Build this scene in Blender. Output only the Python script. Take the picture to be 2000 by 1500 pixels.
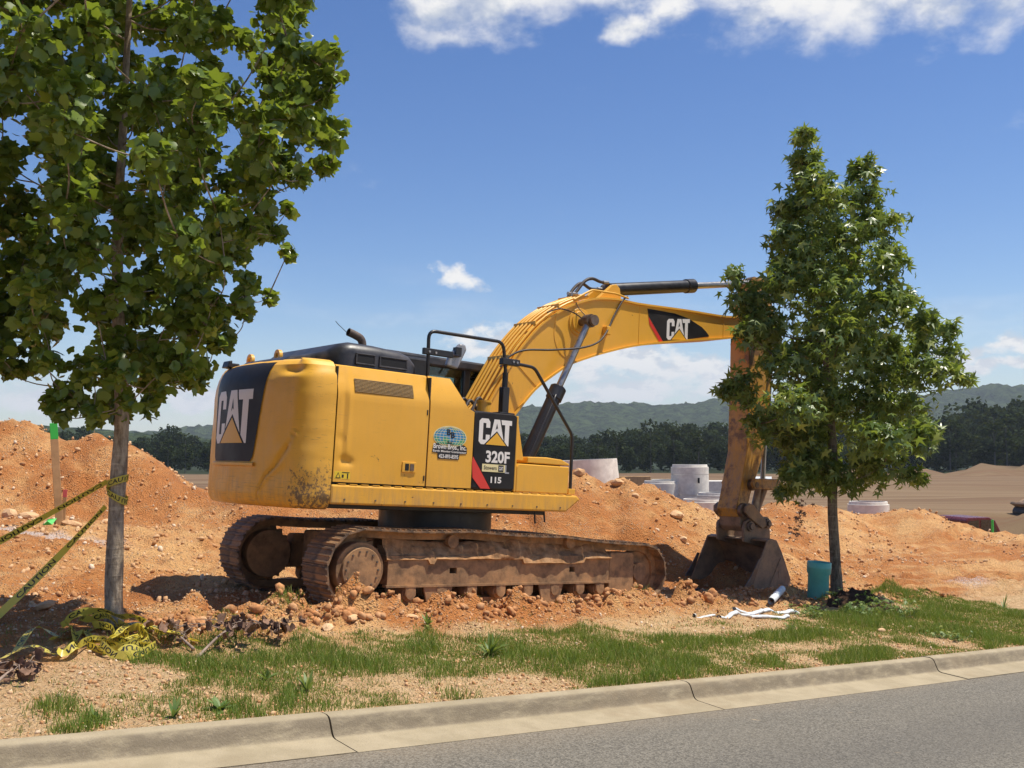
import bpy, bmesh, math, random
import numpy as np
from mathutils import Matrix, Vector

for o in list(bpy.data.objects): bpy.data.objects.remove(o, do_unlink=True)
scene = bpy.context.scene
COL = scene.collection
R = math.radians

# ------------------------------------------------------------------ camera
cam_d = bpy.data.cameras.new('camera'); cam = bpy.data.objects.new('camera', cam_d); COL.objects.link(cam)
cam_d.sensor_width = 36.0; cam_d.lens = 36.0
cam_d.clip_start = 0.05; cam_d.clip_end = 9000
cam.location = (0, 0, 1.65); cam.rotation_euler = (R(90 + 3.72), 0, 0)
scene.camera = cam

# ------------------------------------------------------------------ light
SUN_EL, SUN_AZ = 68.0, 2.0            # azimuth counted from +x towards +y
to_sun = Vector((math.cos(R(SUN_AZ)) * math.cos(R(SUN_EL)), math.sin(R(SUN_AZ)) * math.cos(R(SUN_EL)), math.sin(R(SUN_EL))))
sd = bpy.data.lights.new('sun', 'SUN'); sun = bpy.data.objects.new('sun', sd); COL.objects.link(sun)
sd.energy = 5.0; sd.angle = R(0.53); sd.color = (1.0, 0.935, 0.82)
sun.location = (0, 0, 60)
sun.rotation_euler = to_sun.to_track_quat('Z', 'Y').to_euler()

scene.view_settings.view_transform = 'Standard'; scene.view_settings.look = 'None'
scene.view_settings.exposure = 0.28; scene.view_settings.gamma = 1.0
scene.view_settings.use_curve_mapping = False
scene.render.engine = 'CYCLES'
scene.cycles.max_bounces = 8; scene.cycles.transparent_max_bounces = 8
scene.cycles.volume_bounces = 0
HAZE = 0.00016

# ------------------------------------------------------------------ node helper
class NT:
    def __init__(s, tree): s.t = tree; s.n = tree.nodes; s.l = tree.links
    def new(s, typ, **kw):
        nd = s.n.new(typ)
        for k, v in kw.items(): setattr(nd, k, v)
        return nd
    def put(s, sock, v):
        if v is None: return
        if isinstance(v, bpy.types.NodeSocket): s.l.new(v, sock)
        else:
            try: sock.default_value = v
            except Exception:
                sock.default_value = (v, v, v) if len(sock.default_value) == 3 else (v, v, v, 1)
    def math(s, op, a, b=None, c=None, clamp=False):
        nd = s.new('ShaderNodeMath', operation=op, use_clamp=clamp)
        s.put(nd.inputs[0], a); s.put(nd.inputs[1], b); s.put(nd.inputs[2], c)
        return nd.outputs[0]
    def vmath(s, op, a, b=None):
        nd = s.new('ShaderNodeVectorMath', operation=op)
        s.put(nd.inputs[0], a); s.put(nd.inputs[1], b)
        return nd.outputs['Value'] if op in ('LENGTH', 'DOT_PRODUCT', 'DISTANCE') else nd.outputs[0]
    def mix(s, f, a, b, blend='MIX'):
        nd = s.new('ShaderNodeMix', data_type='RGBA', blend_type=blend)
        s.put(nd.inputs[0], f); s.put(nd.inputs[6], a); s.put(nd.inputs[7], b)
        return nd.outputs[2]
    def noise(s, vec, scale, detail=4, rough=0.55, dist=0.0, out=0):
        nd = s.new('ShaderNodeTexNoise'); s.put(nd.inputs['Vector'], vec)
        nd.inputs['Scale'].default_value = scale; nd.inputs['Detail'].default_value = detail
        nd.inputs['Roughness'].default_value = rough; nd.inputs['Distortion'].default_value = dist
        return nd.outputs[out]
    def voro(s, vec, scale, out='Distance', feat='F1'):
        nd = s.new('ShaderNodeTexVoronoi', feature=feat); s.put(nd.inputs['Vector'], vec); nd.inputs['Scale'].default_value = scale
        return nd.outputs[out]
    def ramp(s, f, a, b, lo=0.0, hi=1.0):
        nd = s.new('ShaderNodeMapRange', interpolation_type='SMOOTHSTEP'); s.put(nd.inputs[0], f)
        nd.inputs[1].default_value = a; nd.inputs[2].default_value = b; nd.inputs[3].default_value = lo; nd.inputs[4].default_value = hi
        return nd.outputs[0]
    def mapv(s, vec, scale=(1, 1, 1), rot=(0, 0, 0), loc=(0, 0, 0)):
        nd = s.new('ShaderNodeMapping'); s.put(nd.inputs[0], vec)
        nd.inputs['Scale'].default_value = scale; nd.inputs['Rotation'].default_value = rot; nd.inputs['Location'].default_value = loc
        return nd.outputs[0]
    def sep(s, vec):
        nd = s.new('ShaderNodeSeparateXYZ'); s.put(nd.inputs[0], vec); return nd.outputs

def rgb(r, g, b): return (r, g, b, 1.0)
def s2l(*c):       # sRGB 0-255 -> linear
    return tuple(((v / 255) / 12.92 if v / 255 <= .04045 else ((v / 255 + .055) / 1.055) ** 2.4) for v in c) + (1.0,)

# ------------------------------------------------------------------ world: clear summer sky with fair-weather cumulus
world = bpy.data.worlds.new('World'); scene.world = world; world.use_nodes = True
w = NT(world.node_tree); w.n.clear()
sky = w.new('ShaderNodeTexSky', sky_type='NISHITA'); sky.sun_disc = False
sky.sun_elevation = R(SUN_EL); sky.sun_rotation = math.atan2(to_sun.x, to_sun.y)
sky.air_density = 1.0; sky.dust_density = 0.3; sky.ozone_density = 2.0; sky.altitude = 250
D = w.vmath('NORMALIZE', w.new('ShaderNodeTexCoord').outputs['Generated'])
dx, dy, dz = w.sep(D)[:3]
az = w.math('ARCTAN2', dx, dy); el = w.math('ARCSINE', dz)
deg = 180 / math.pi
az = w.math('MULTIPLY', az, deg); el = w.math('MULTIPLY', el, deg)
cn = w.noise(w.mapv(D, (1, 1, 1.7)), 11, 9, 0.56, 0.15)
cn2 = w.noise(w.mapv(D, (1, 1, 1.7), loc=(0, 0, -0.030)), 11, 6, 0.54, 0.15)
cnL = w.noise(w.mapv(D, (1, 1, 1.9), loc=(1, 0, 2)), 30, 8, 0.56, 0.1); cnL2 = w.noise(w.mapv(D, (1, 1, 1.9), loc=(1, 0, 1.985)), 30, 6, 0.54, 0.1)
lowf = w.ramp(el, 8.5, 7.0)
def fmix(f, a, b): return w.math('ADD', w.math('MULTIPLY', a, w.math('SUBTRACT', 1.0, f)), w.math('MULTIPLY', b, f))
cn = fmix(lowf, cn, cnL); cn2 = fmix(lowf, cn2, cnL2)
big = w.noise(w.mapv(D, (1, 1, 1.6), loc=(3.1, 1.7, 0)), 3.2, 2, 0.5)
wc = w.noise(w.mapv(D, (1, 1, 1.4), loc=(7, 2, 4)), 24, 5, .6, 0, 1)
wx, wy, _w = w.sep(wc)[:3]
az_w = w.math('ADD', az, w.math('MULTIPLY', w.math('SUBTRACT', wx, .5), 5.5)); el_w = w.math('ADD', el, w.math('MULTIPLY', w.math('SUBTRACT', wy, .5), 2.4))
def blob(a, e, wa, we):
    u = w.math('DIVIDE', w.math('SUBTRACT', az_w, a), wa); v = w.math('DIVIDE', w.math('SUBTRACT', el_w, e), we)
    r2 = w.math('ADD', w.math('MULTIPLY', u, u), w.math('MULTIPLY', v, v))
    return w.math('SUBTRACT', 1.0, w.math('SQRT', r2))
field = None
for b in [(-4.5, 24.3, 4.0, 2.6), (-1.0, 24.6, 5.0, 2.4), (4.5, 25.2, 6, 2.8), (8.6, 23.6, 2.4, 1.6), (13.5, 24.8, 6, 3.0), (19, 23.9, 6, 3.2), (22.5, 22.6, 3.6, 1.7), (26.5, 24.5, 5, 3.6), (6.6, 23.0, 2.2, 1.3),
         
          (-3.6, 9.75, 1.0, .72), (-2.9, 9.45, 1.5, .62), (-0.3, 6.3, 1.4, .9), (-2.3, 5.8, 2.0, .7), (.7, 6.0, 1.6, .7),
          (4.2, 4.3, 2.4, 1.2), (6.6, 5.0, 2.4, 1.3), (8.6, 4.5, 2.6, 1.2), (10.8, 4.2, 2.0, 1.1), (7, 3.2, 6, 1.1), (24, 5.2, 1.8, .6), (26.5, 5.4, 2.0, .6), (26, 4.3, 3, .5),
          (-24.6, 2.5, 2.6, 1.0), (-21.4, 2.9, 2.4, .9), (-17.0, 2.8, 3, .9)]:
    v = blob(*b); field = v if field is None else w.math('MAXIMUM', field, v)
field = w.math('MAXIMUM', field, -0.55)
# the same kind of sky goes on all round: a low band of far cumulus, and broken cloud overhead
low = w.math('SUBTRACT', w.math('MULTIPLY', w.ramp(big, .38, .68), .95), w.math('ABSOLUTE', w.math('DIVIDE', w.math('SUBTRACT', el, 2.4), 3.6)))
high = w.math('SUBTRACT', w.math('MULTIPLY', w.ramp(big, .50, .74), 1.2), w.math('MULTIPLY', w.ramp(el, 34, 27), 2.0))
field = w.math('MAXIMUM', field, w.math('MAXIMUM', w.math('SUBTRACT', low, .38), w.math('SUBTRACT', high, .55)))
field = w.math('ADD', field, w.math('MULTIPLY', w.math('MULTIPLY', w.ramp(el, 9, 5), w.ramp(field, -.3, .3)), .16))
dens = w.ramp(w.math('ADD', field, w.math('MULTIPLY', w.math('SUBTRACT', cn, .5), 2.6)), -0.1, 0.95)
veil = w.math('MULTIPLY', w.ramp(w.noise(w.mapv(D, (1, 1, 5)), 5, 6, .62), .45, .75), w.math('MULTIPLY', w.ramp(el, 12, 2), .40))
dens = w.math('MAXIMUM', w.math('MULTIPLY', dens, .96), veil)
shade = w.ramp(w.math('SUBTRACT', cn2, cn), -.05, .10)
ccol = w.mix(shade, rgb(7.4, 7.3, 7.15), rgb(5.0, 5.3, 5.8))
ccol = w.mix(w.math('MULTIPLY', w.ramp(el, 7, 2), .75), ccol, rgb(5.4, 5.7, 6.2))
bg = w.new('ShaderNodeBackground'); bg.inputs[1].default_value = 0.108
hs = w.new('ShaderNodeHueSaturation'); hs.inputs['Saturation'].default_value = 1.24; hs.inputs['Hue'].default_value = .511; hs.inputs['Value'].default_value = 1.0
w.put(hs.inputs['Color'], sky.outputs[0])
clear = w.mix(w.math('MULTIPLY', w.ramp(el, 9, 0), .46), hs.outputs[0], rgb(4.3, 4.85, 5.7))      # thick air low down
w.put(bg.inputs[0], w.mix(dens, clear, ccol))
w.l.new(bg.outputs[0], w.new('ShaderNodeOutputWorld').inputs[0])

# ------------------------------------------------------------------ object helpers
def tag(o, label=None, cat=None, group=None, kind=None):
    if label: o['label'] = label
    if cat: o['category'] = cat
    if group: o['group'] = group
    if kind: o['kind'] = kind
    return o
def empty(name, loc=(0, 0, 0), rz=0.0, mat=None, parent=None):
    o = bpy.data.objects.new(name, None); COL.objects.link(o); o.empty_display_size = .2
    if mat is not None: o.matrix_world = mat
    else: o.location = loc; o.rotation_euler = (0, 0, rz)
    if parent: o.parent = parent
    return o
def link(name, me, mat, parent=None, smooth=None, bevel=None):
    if mat is not None and not me.materials: me.materials.append(mat)
    if smooth is not None:
        me.shade_smooth()
        if smooth < 179: me.set_sharp_from_angle(angle=R(smooth))
    o = bpy.data.objects.new(name, me); COL.objects.link(o)
    if parent: o.parent = parent
    if bevel:
        b = o.modifiers.new('bevel', 'BEVEL'); b.width = bevel; b.segments = 2; b.limit_method = 'ANGLE'; b.angle_limit = R(35)
    return o
def mesh_np(name, V, F):
    """V (n,3), F (m,k) arrays -> mesh"""
    V = np.asarray(V, np.float32); F = np.asarray(F, np.int32)
    me = bpy.data.meshes.new(name); m, k = F.shape
    me.vertices.add(len(V)); me.vertices.foreach_set('co', V.ravel())
    me.loops.add(m * k); me.loops.foreach_set('vertex_index', F.ravel())
    me.polygons.add(m); me.polygons.foreach_set('loop_start', np.arange(0, m * k, k, dtype=np.int32))
    try: me.polygons.foreach_set('loop_total', np.full(m, k, np.int32))
    except Exception: pass
    me.update(calc_edges=True); me.validate()
    return me
def rnd_attr(me, vals):
    a = me.attributes.new('rnd', 'FLOAT', 'POINT'); a.data.foreach_set('value', np.asarray(vals, np.float32))

class MB:
    def __init__(s): s.v = []; s.f = []
    def add(s, vs, fs):
        n = len(s.v); s.v += [tuple(map(float, v)) for v in vs]; s.f += [tuple(i + n for i in f) for f in fs]; return s
    def box(s, x0, x1, y0, y1, z0, z1):
        return s.add([(x0, y0, z0), (x1, y0, z0), (x1, y1, z0), (x0, y1, z0), (x0, y0, z1), (x1, y0, z1), (x1, y1, z1), (x0, y1, z1)],
                     [(3, 2, 1, 0), (4, 5, 6, 7), (0, 1, 5, 4), (1, 2, 6, 5), (2, 3, 7, 6), (3, 0, 4, 7)])
    def prism(s, poly, y0, y1, top=None):
        """polygon in (x,z) swept along y; top = polygon at y1 if different"""
        n = len(poly); q = top or poly
        return s.add([(x, y0, z) for x, z in poly] + [(x, y1, z) for x, z in q],
                     [tuple(range(n)), tuple(range(2 * n - 1, n - 1, -1))] + [((i + 1) % n, i, n + i, n + (i + 1) % n) for i in range(n)])
    def prismz(s, poly, z0, z1):
        n = len(poly)
        return s.add([(x, y, z0) for x, y in poly] + [(x, y, z1) for x, y in poly],
                     [tuple(range(n - 1, -1, -1)), tuple(range(n, 2 * n))] + [(i, (i + 1) % n, n + (i + 1) % n, n + i) for i in range(n)])
    def tube(s, pts, r, n=8, caps=True):
        pts = [Vector(p) for p in pts]; m = len(pts); rr = r if hasattr(r, '__len__') else [r] * m
        up = None; rings = []
        for i in range(m):
            t = (pts[min(i + 1, m - 1)] - pts[max(i - 1, 0)]).normalized()
            if up is None:
                up = Vector((0, 0, 1)) if abs(t.z) < .9 else Vector((1, 0, 0))
            a = (up - t * up.dot(t)).normalized(); b = t.cross(a); up = a
            rings.append([pts[i] + (a * math.cos(2 * math.pi * k / n) + b * math.sin(2 * math.pi * k / n)) * rr[i] for k in range(n)])
        vs = [v for g in rings for v in g]
        fs = [(i * n + k, i * n + (k + 1) % n, (i + 1) * n + (k + 1) % n, (i + 1) * n + k) for i in range(m - 1) for k in range(n)]
        if caps: fs += [tuple(range(n - 1, -1, -1)), tuple(range((m - 1) * n, m * n))]
        return s.add(vs, fs)
    def cyl(s, c, axis, r, h0, h1, n=24, r1=None):
        c = Vector(c); ax = Vector({'x': (1, 0, 0), 'y': (0, 1, 0), 'z': (0, 0, 1)}[axis] if isinstance(axis, str) else axis).normalized()
        return s.tube([c + ax * h0, c + ax * h1], [r, r if r1 is None else r1], n)
    def lathe(s, prof, c=(0, 0, 0), n=32, closed=True):
        """profile of (r,z) about the z axis, closed loop"""
        m = len(prof); cx, cy, cz = c
        vs = [(cx + r * math.cos(2 * math.pi * k / n), cy + r * math.sin(2 * math.pi * k / n), cz + z) for r, z in prof for k in range(n)]
        rng = range(m) if closed else range(m - 1)
        fs = [(i * n + k, i * n + (k + 1) % n, ((i + 1) % m) * n + (k + 1) % n, ((i + 1) % m) * n + k) for i in rng for k in range(n)]
        return s.add(vs, fs)
    def mesh(s, name):
        me = bpy.data.meshes.new(name); me.from_pydata(s.v, [], s.f); me.update(); return me
    def build(s, name, mat, parent=None, smooth=None, bevel=None):
        return link(name, s.mesh(name), mat, parent, smooth, bevel)

def bez(pts, n=6, closed=False):
    """Catmull-Rom through points"""
    P = [np.array(p, float) for p in pts]; out = []
    m = len(P)
    for i in range(m - 1):
        p0 = P[max(i - 1, 0)]; p1 = P[i]; p2 = P[i + 1]; p3 = P[min(i + 2, m - 1)]
        for k in range(n):
            t = k / n
            out.append(.5 * ((2 * p1) + (p2 - p0) * t + (2 * p0 - 5 * p1 + 4 * p2 - p3) * t * t + (3 * p1 - p0 - 3 * p2 + p3) * t ** 3))
    out.append(P[-1]); return [tuple(p) for p in out]
def fillet(pts, r, n=5):
    """round the inner corners of a 3D polyline"""
    P = [Vector(p) for p in pts]; out = [P[0]]
    for i in range(1, len(P) - 1):
        a = (P[i - 1] - P[i]); b = (P[i + 1] - P[i]); d = min(r, a.length * .45, b.length * .45)
        A = P[i] + a.normalized() * d; B = P[i] + b.normalized() * d
        for k in range(n + 1):
            t = k / n; out.append(A * (1 - t) ** 2 + P[i] * 2 * t * (1 - t) + B * t * t)
    out.append(P[-1]); return out

# ------------------------------------------------------------------ numpy noise
def _hash(ix, iy, seed):
    h = (ix.astype(np.int64) * 374761393 + iy.astype(np.int64) * 668265263 + seed * 974711) & 0x7fffffff
    h = ((h ^ (h >> 13)) * 1274126177) & 0x7fffffff
    return ((h ^ (h >> 16)) & 0xffff) / 65535.0
def vnoise(x, y, seed=0):
    x = np.asarray(x, float); y = np.asarray(y, float)
    ix = np.floor(x); iy = np.floor(y); fx = x - ix; fy = y - iy
    fx = fx * fx * (3 - 2 * fx); fy = fy * fy * (3 - 2 * fy)
    a = _hash(ix, iy, seed); b = _hash(ix + 1, iy, seed); c = _hash(ix, iy + 1, seed); d = _hash(ix + 1, iy + 1, seed)
    return (a * (1 - fx) + b * fx) * (1 - fy) + (c * (1 - fx) + d * fx) * fy
def fbm(x, y, o=4, seed=0):
    r = 0; a = .5; t = 0
    for i in range(o):
        r = r + a * vnoise(np.asarray(x) * 2 ** i + 13.7 * i, np.asarray(y) * 2 ** i - 7.1 * i, seed + i); t += a; a *= .5
    return r / t
def sstep(x, a, b):
    t = np.clip((np.asarray(x, float) - a) / (b - a), 0, 1); return t * t * (3 - 2 * t)

# ------------------------------------------------------------------ the lie of the land
YAW = R(51.5); SA, CA = math.sin(YAW), math.cos(YAW); SLOPE = 0.063
def to_st(x, y): return x * SA + y * CA, -x * CA + y * SA
def to_xy(s, t): return s * SA - t * CA, s * CA + t * SA
def kerb_t(s):
    s = np.clip(np.asarray(s, float), -40, 16); sp = np.maximum(s, 0)
    return 6.36 - .079 * s + .0023 * sp * sp
def grade(s):      # fall along the street
    s = np.asarray(s, float)
    k = .9; hi = 15.0
    sm = s - np.logaddexp(0, (s - hi) * k) / k
    return -SLOPE * np.maximum(sm, -60)
RIDGES = [   # crest polylines (x, y, z), side slope, lump size
    ([(-16, 23, 2.0), (-12.07, 21, 2.33), (-9.7, 20, 2.20), (-9.09, 20, 2.0), (-8.78, 20, 1.77), (-8.19, 20, 1.9), (-7.49, 20, 1.75), (-6.8, 19.5, 1.31), (-6.24, 19, .94)], .62, .10),
    ([(-6.24, 19, .94), (-4.73, 19, .9), (-2.84, 19, .85), (-.97, 19.5, .88), (0, 20, .96), (.75, 20, 1.16), (1.2, 20, 1.2), (1.79, 20, 1.0), (2.14, 20, 1.12), (2.44, 20, .98), (2.89, 20, .86), (3.28, 20, .68), (3.97, 20.5, .38)], .42, .12),
    ([(6.3, 25, .1), (6.98, 26, .28), (8.32, 27, .2), (9.39, 27, -.12), (10.2, 27, .14), (11.01, 27, .10), (11.67, 27, -.30), (12.2, 26.3, -.52), (12.6, 25.2, -.66)], .36, .08),
    ([(18.6, 44, -1.75), (20.5, 44, -1.47), (22, 44, -.99), (24.2, 44.5, -.66), (30, 46, -.3)], .30, .05),
    ([(63, 190, -1.2), (67, 190, -.7), (76, 190, -1.35), (84, 190, -.9), (90, 190, -.3), (96, 190, .4), (110, 192, 1.0)], .5, .3),
]
def polydist(x, y, P):
    best = np.full(np.shape(x), 1e9); bz = np.zeros(np.shape(x))
    for a, b in zip(P[:-1], P[1:]):
        dx, dy = b[0] - a[0], b[1] - a[1]; L = dx * dx + dy * dy
        t = np.clip(((x - a[0]) * dx + (y - a[1]) * dy) / L, 0, 1)
        d = np.hypot(x - a[0] - t * dx, y - a[1] - t * dy)
        z = a[2] + (b[2] - a[2]) * t
        m = d < best; best = np.where(m, d, best); bz = np.where(m, z, bz)
    return best, bz
MS, MT = 7.31, 10.92        # the excavator's slew centre in street coordinates
def ground_z(x, y, detail=True):
    x = np.asarray(x, float); y = np.asarray(y, float)
    s, t = to_st(x, y); v = t - kerb_t(s)
    D = np.hypot(x, y)
    z = grade(s) + .135 + .06 * sstep(v, 0, 1.3) + .085 * sstep(v, 1.5, 3.0)
    z = z + .5 * sstep(t, 12.0, 17) * (1 - sstep(s, 9, 17))
    zf = np.interp(D, [0, 26, 38, 60, 100, 200, 300, 500, 5000], [-.6, -.55, -.6, -1.5, -2.2, -2.9, -4, -5, -6])
    far = sstep(y, 21.0, 27) ; far = np.maximum(far, sstep(D, 30, 45))
    z = z * (1 - far) + zf * far
    uu = x / np.maximum(y, 1.0); z = z - 2.0 * sstep(uu, .405, .43) * (1 - sstep(uu, .60, .7)) * sstep(y, 26.5, 30) * (1 - sstep(y, 42.5, 46))     # dug-out behind the right-hand heap
    n1 = fbm(x * .9, y * .9, 4, 3) - .5
    for P, sl, lump in RIDGES:
        d, cz = polydist(x, y, P)
        d2 = np.sqrt(d * d + .06) - .24
        h = cz - sl * d2 + n1 * lump * 2.2 * np.minimum(1, d / .5 + .35)
        z = np.maximum(z, h) + .12 * np.exp(-np.abs(z - h) / .12) * .35
    if detail:
        under = np.exp(-(np.abs(t - MT) / 1.75) ** 6) * np.exp(-(np.abs(s - MS - .3) / 3.1) ** 6)
        lot = sstep(v, 1.6, 2.6)
        nearw = 1 - sstep(D, 30, 60)
        z = z + (n1 * (.10 * lot + .02) + (fbm(x * 5, y * 5, 3, 9) - .5) * (.105 * lot + .024) + np.maximum(0, fbm(x * 2.6, y * 2.6, 4, 14) - .55) * .34 * lot) * nearw * (1 - .75 * under)
        z = z + (fbm(x * .08, y * .05, 3, 21) - .5) * .5 * sstep(D, 40, 90)
        # churned clods thrown up along the near track, by its tail and by the bucket
        c1 = np.exp(-((t - 9.08) / .27) ** 2) * sstep(s, 3.4, 4.4) * (1 - sstep(s, 10.2, 11.2))
        rid = np.maximum(0, fbm(x * 3.1, y * 3.1, 4, 31) - .36) * 2.2
        z = z + c1 * (.04 + .34 * rid)
        c2 = np.exp(-(((s - 4.75) / .6) ** 2 + ((t - 9.25) / .4) ** 2)); z = z + c2 * (.02 + .34 * rid)
        c3 = np.exp(-(((s - 4.05) / .35) ** 2 + ((t - 9.9) / .3) ** 2)); z = z + c3 * .36 * rid
        c4 = np.exp(-(((s - 12.4) / 1.1) ** 2 + ((t - 9.35) / .35) ** 2)); z = z + c4 * (.0 + .16 * rid)
        c6 = np.exp(-(((s - 12.9) / .8) ** 4 + ((t - 10.9) / .7) ** 4)); z = z - c6 * .24
        c5 = np.exp(-(((s - 14.5) / .55) ** 2 + ((t - 8.75) / .4) ** 2)); z = z + c5 * (.12 + .22 * rid)
        for tc in (MT - 1.105, MT + 1.105, MT + 3.3):      # prints the tracks left as it drove in
            lane = np.exp(-(np.abs(t - tc - .25 * np.sin(s * .35)) / .30) ** 6) * (1 - sstep(s, 4.2, 4.9)) * sstep(s, -6, -4)
            z = z - lane * (.035 + .035 * sstep(np.sin(s * 2 * math.pi / .205), -.3, .5) * (.5 + .5 * sstep(fbm(x * .8, y * .8, 2, 47), .4, .55)))
        # wheel and track ruts in the open lot
        rut = np.sin((x * .35 + y * 1.0) * 2.2 + 3 * fbm(x * .2, y * .2, 2, 5)) * .018 * sstep(t, 11.5, 13) * nearw * lot
        z = z + rut
    return z
def gz(x, y): return float(ground_z(np.array([x]), np.array([y]))[0])
# ------------------------------------------------------------------ materials
def material(name):
    m = bpy.data.materials.new(name); m.use_nodes = True; t = NT(m.node_tree); t.n.clear()
    b = t.new('ShaderNodeBsdfPrincipled'); o = t.new('ShaderNodeOutputMaterial'); t.l.new(b.outputs[0], o.inputs[0])
    t.b = b; t.o = o; return m, t
def bump(t, h, strength=.3, dist=.02, prev=None):
    nd = t.new('ShaderNodeBump'); nd.inputs['Strength'].default_value = strength; nd.inputs['Distance'].default_value = dist
    t.put(nd.inputs['Height'], h)
    if prev is not None: t.l.new(prev, nd.inputs['Normal'])
    return nd.outputs[0]
def objc(t): return t.new('ShaderNodeTexCoord').outputs['Object']
def pos(t): return t.new('ShaderNodeNewGeometry').outputs['Position']
def simple(name, col, rough=.5, metal=0.0, var=.18, scale=9, spec=.5, bmp=0.0, dirt=None, dirt_amt=.5):
    m, t = material(name); c = objc(t)
    n = t.noise(c, scale, 6, .62)
    dark = tuple(x * (1 - var) for x in col[:3]) + (1,); lite = tuple(min(1, x * (1 + var)) for x in col[:3]) + (1,)
    base = t.mix(t.ramp(n, .3, .7), dark, lite)
    if dirt: base = t.mix(t.math('MULTIPLY', t.ramp(t.noise(c, scale * .37, 7, .7), .42, .68), dirt_amt), base, dirt)
    t.put(t.b.inputs['Base Color'], base)
    t.put(t.b.inputs['Roughness'], t.ramp(n, .2, .8, max(.05, rough - .1), min(1, rough + .1)))
    t.b.inputs['Metallic'].default_value = metal; t.b.inputs['Specular IOR Level'].default_value = spec
    if bmp: t.l.new(bump(t, n, bmp, .01), t.b.inputs['Normal'])
    return m

DUST = s2l(196, 150, 108)
def yellow(name, scratch=0.0, dust=.5, low=1.1, high=1.7, rust=.0, scuff=False, col=(.76, .385, .034)):
    """weathered machine paint: road dust towards the bottom edge, streaks, scuffs down to primer"""
    m, t = material(name); c = objc(t)
    base = t.mix(t.ramp(t.noise(c, 1.6, 5, .6), .3, .7), rgb(*col), rgb(col[0] * 1.04, col[1] * 1.06, col[2] * 1.3))
    z = t.sep(c)[2]
    streak = t.noise(t.mapv(c, (7, 7, .7)), 3, 6, .65)
    d = t.math('MULTIPLY', t.math('ADD', t.ramp(z, high, low), .20), t.ramp(t.math('ADD', t.math('MULTIPLY', streak, .6), t.math('MULTIPLY', t.noise(c, 4, 8, .7), .4)), .40, .66))
    base = t.mix(t.math('MULTIPLY', d, dust), base, rgb(.36, .22, .11))
    if scratch:
        h = t.noise(t.mapv(c, (3, 3, 42)), 2.2, 5, .7); area = t.ramp(t.noise(t.mapv(c, (1, 1, 1), loc=(4, 2, 7)), 1.7, 4, .6), .46, .66)
        sc = t.math('MULTIPLY', t.ramp(h, .60, .70), area)
        base = t.mix(t.math('MULTIPLY', sc, scratch), base, rgb(.17, .085, .035))
        chip = t.math('MULTIPLY', t.ramp(t.noise(c, 16, 5, .75), .655, .69), t.ramp(t.noise(t.mapv(c, loc=(9, 1, 3)), 1.3, 3, .5), .48, .62))
        base = t.mix(t.math('MULTIPLY', chip, .9), base, rgb(.055, .035, .022))
    if scuff:      # the corner that takes the knocks: bare primer, gouges and ground-in dirt
        y = t.sep(c)[1]; reg = t.math('MULTIPLY', t.ramp(y, -.92, -1.16), t.ramp(z, 1.90, 1.15))
        g = t.noise(t.mapv(c, (2.6, 2.6, 2.0), rot=(.7, 0, 0)), 9, 8, .78)
        base = t.mix(t.math('MULTIPLY', t.ramp(t.math('ADD', g, t.math('MULTIPLY', reg, .22)), .66, .74), .9), base, t.mix(t.noise(c, 30, 3), rgb(.045, .026, .014), rgb(.25, .15, .075)))
        h2 = t.noise(t.mapv(c, (1.5, 1.5, 60), loc=(2, 3, 1)), 2.0, 5, .7); base = t.mix(t.math('MULTIPLY', t.math('MULTIPLY', t.ramp(h2, .56, .68), t.ramp(z, 1.62, 1.25)), .75), base, rgb(.20, .105, .05))
    if rust:
        rn = t.ramp(t.noise(t.mapv(c, loc=(1, 5, 2)), 3.0, 8, .72), .52 - .1 * rust, .62)
        base = t.mix(t.math('MULTIPLY', rn, .85), base, t.mix(t.noise(c, 22, 4), rgb(.07, .035, .018), rgb(.20, .095, .04)))
    t.put(t.b.inputs['Base Color'], base)
    t.put(t.b.inputs['Roughness'], t.ramp(t.noise(c, 5, 5), .3, .7, .34, .52))
    bn = bump(t, t.noise(c, 1.9, 2, .4), .16, .05)
    bn = bump(t, t.noise(c, 60, 2, .5), .03, .002, bn)
    t.l.new(bn, t.b.inputs['Normal'])
    return m
M = {}
M['yellow'] = yellow('yellow_paint', .25, .32)
M['yellow_cw'] = yellow('yellow_scuffed_paint', .95, .45, 1.05, 1.7, scuff=True, col=(.82, .43, .042))  # base yellow lightened to make up for the shade on the tail
M['yellow_skirt'] = yellow('yellow_skirt_paint', .45, .6, 1.10, 1.42)
M['yellow_boom'] = yellow('yellow_boom_paint', .12, .30, 1.5, 3.4)
M['yellow_arm'] = yellow('yellow_worn_arm_paint', .5, .8, 1.2, 4.5, rust=.45, col=(.58, .29, .035))
M['yellow_pipe'] = yellow('yellow_line_paint', .1, .4, 2, 3)
M['black_panel'] = simple('black_panel_paint', (.016, .015, .015, 1), .50, spec=.25, var=.3, scale=4, dirt=rgb(.07, .058, .05), dirt_amt=.25)
M['black'] = simple('black_paint', (.014, .014, .015, 1), .40, var=.3, dirt=rgb(.07, .05, .036), dirt_amt=.18)
M['black_plastic'] = simple('black_hood_plastic', (.026, .026, .030, 1), .42, var=.3, dirt=rgb(.13, .11, .10), dirt_amt=.45)
M['vent'] = simple('vent_black', (.006, .006, .007, 1), .7)
M['chrome'] = simple('chrome_rod', (.36, .34, .315, 1), .34, .8, .12)
M['steel'] = simple('worn_steel', (.16, .125, .10, 1), .5, .55, .35, 14, dirt=rgb(.20, .115, .06), dirt_amt=.8, bmp=.2)
M['mudsteel'] = simple('muddy_steel', (.27, .155, .075, 1), .85, .0, .4, 8, dirt=rgb(.50, .27, .115), dirt_amt=.95, bmp=.5)
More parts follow.
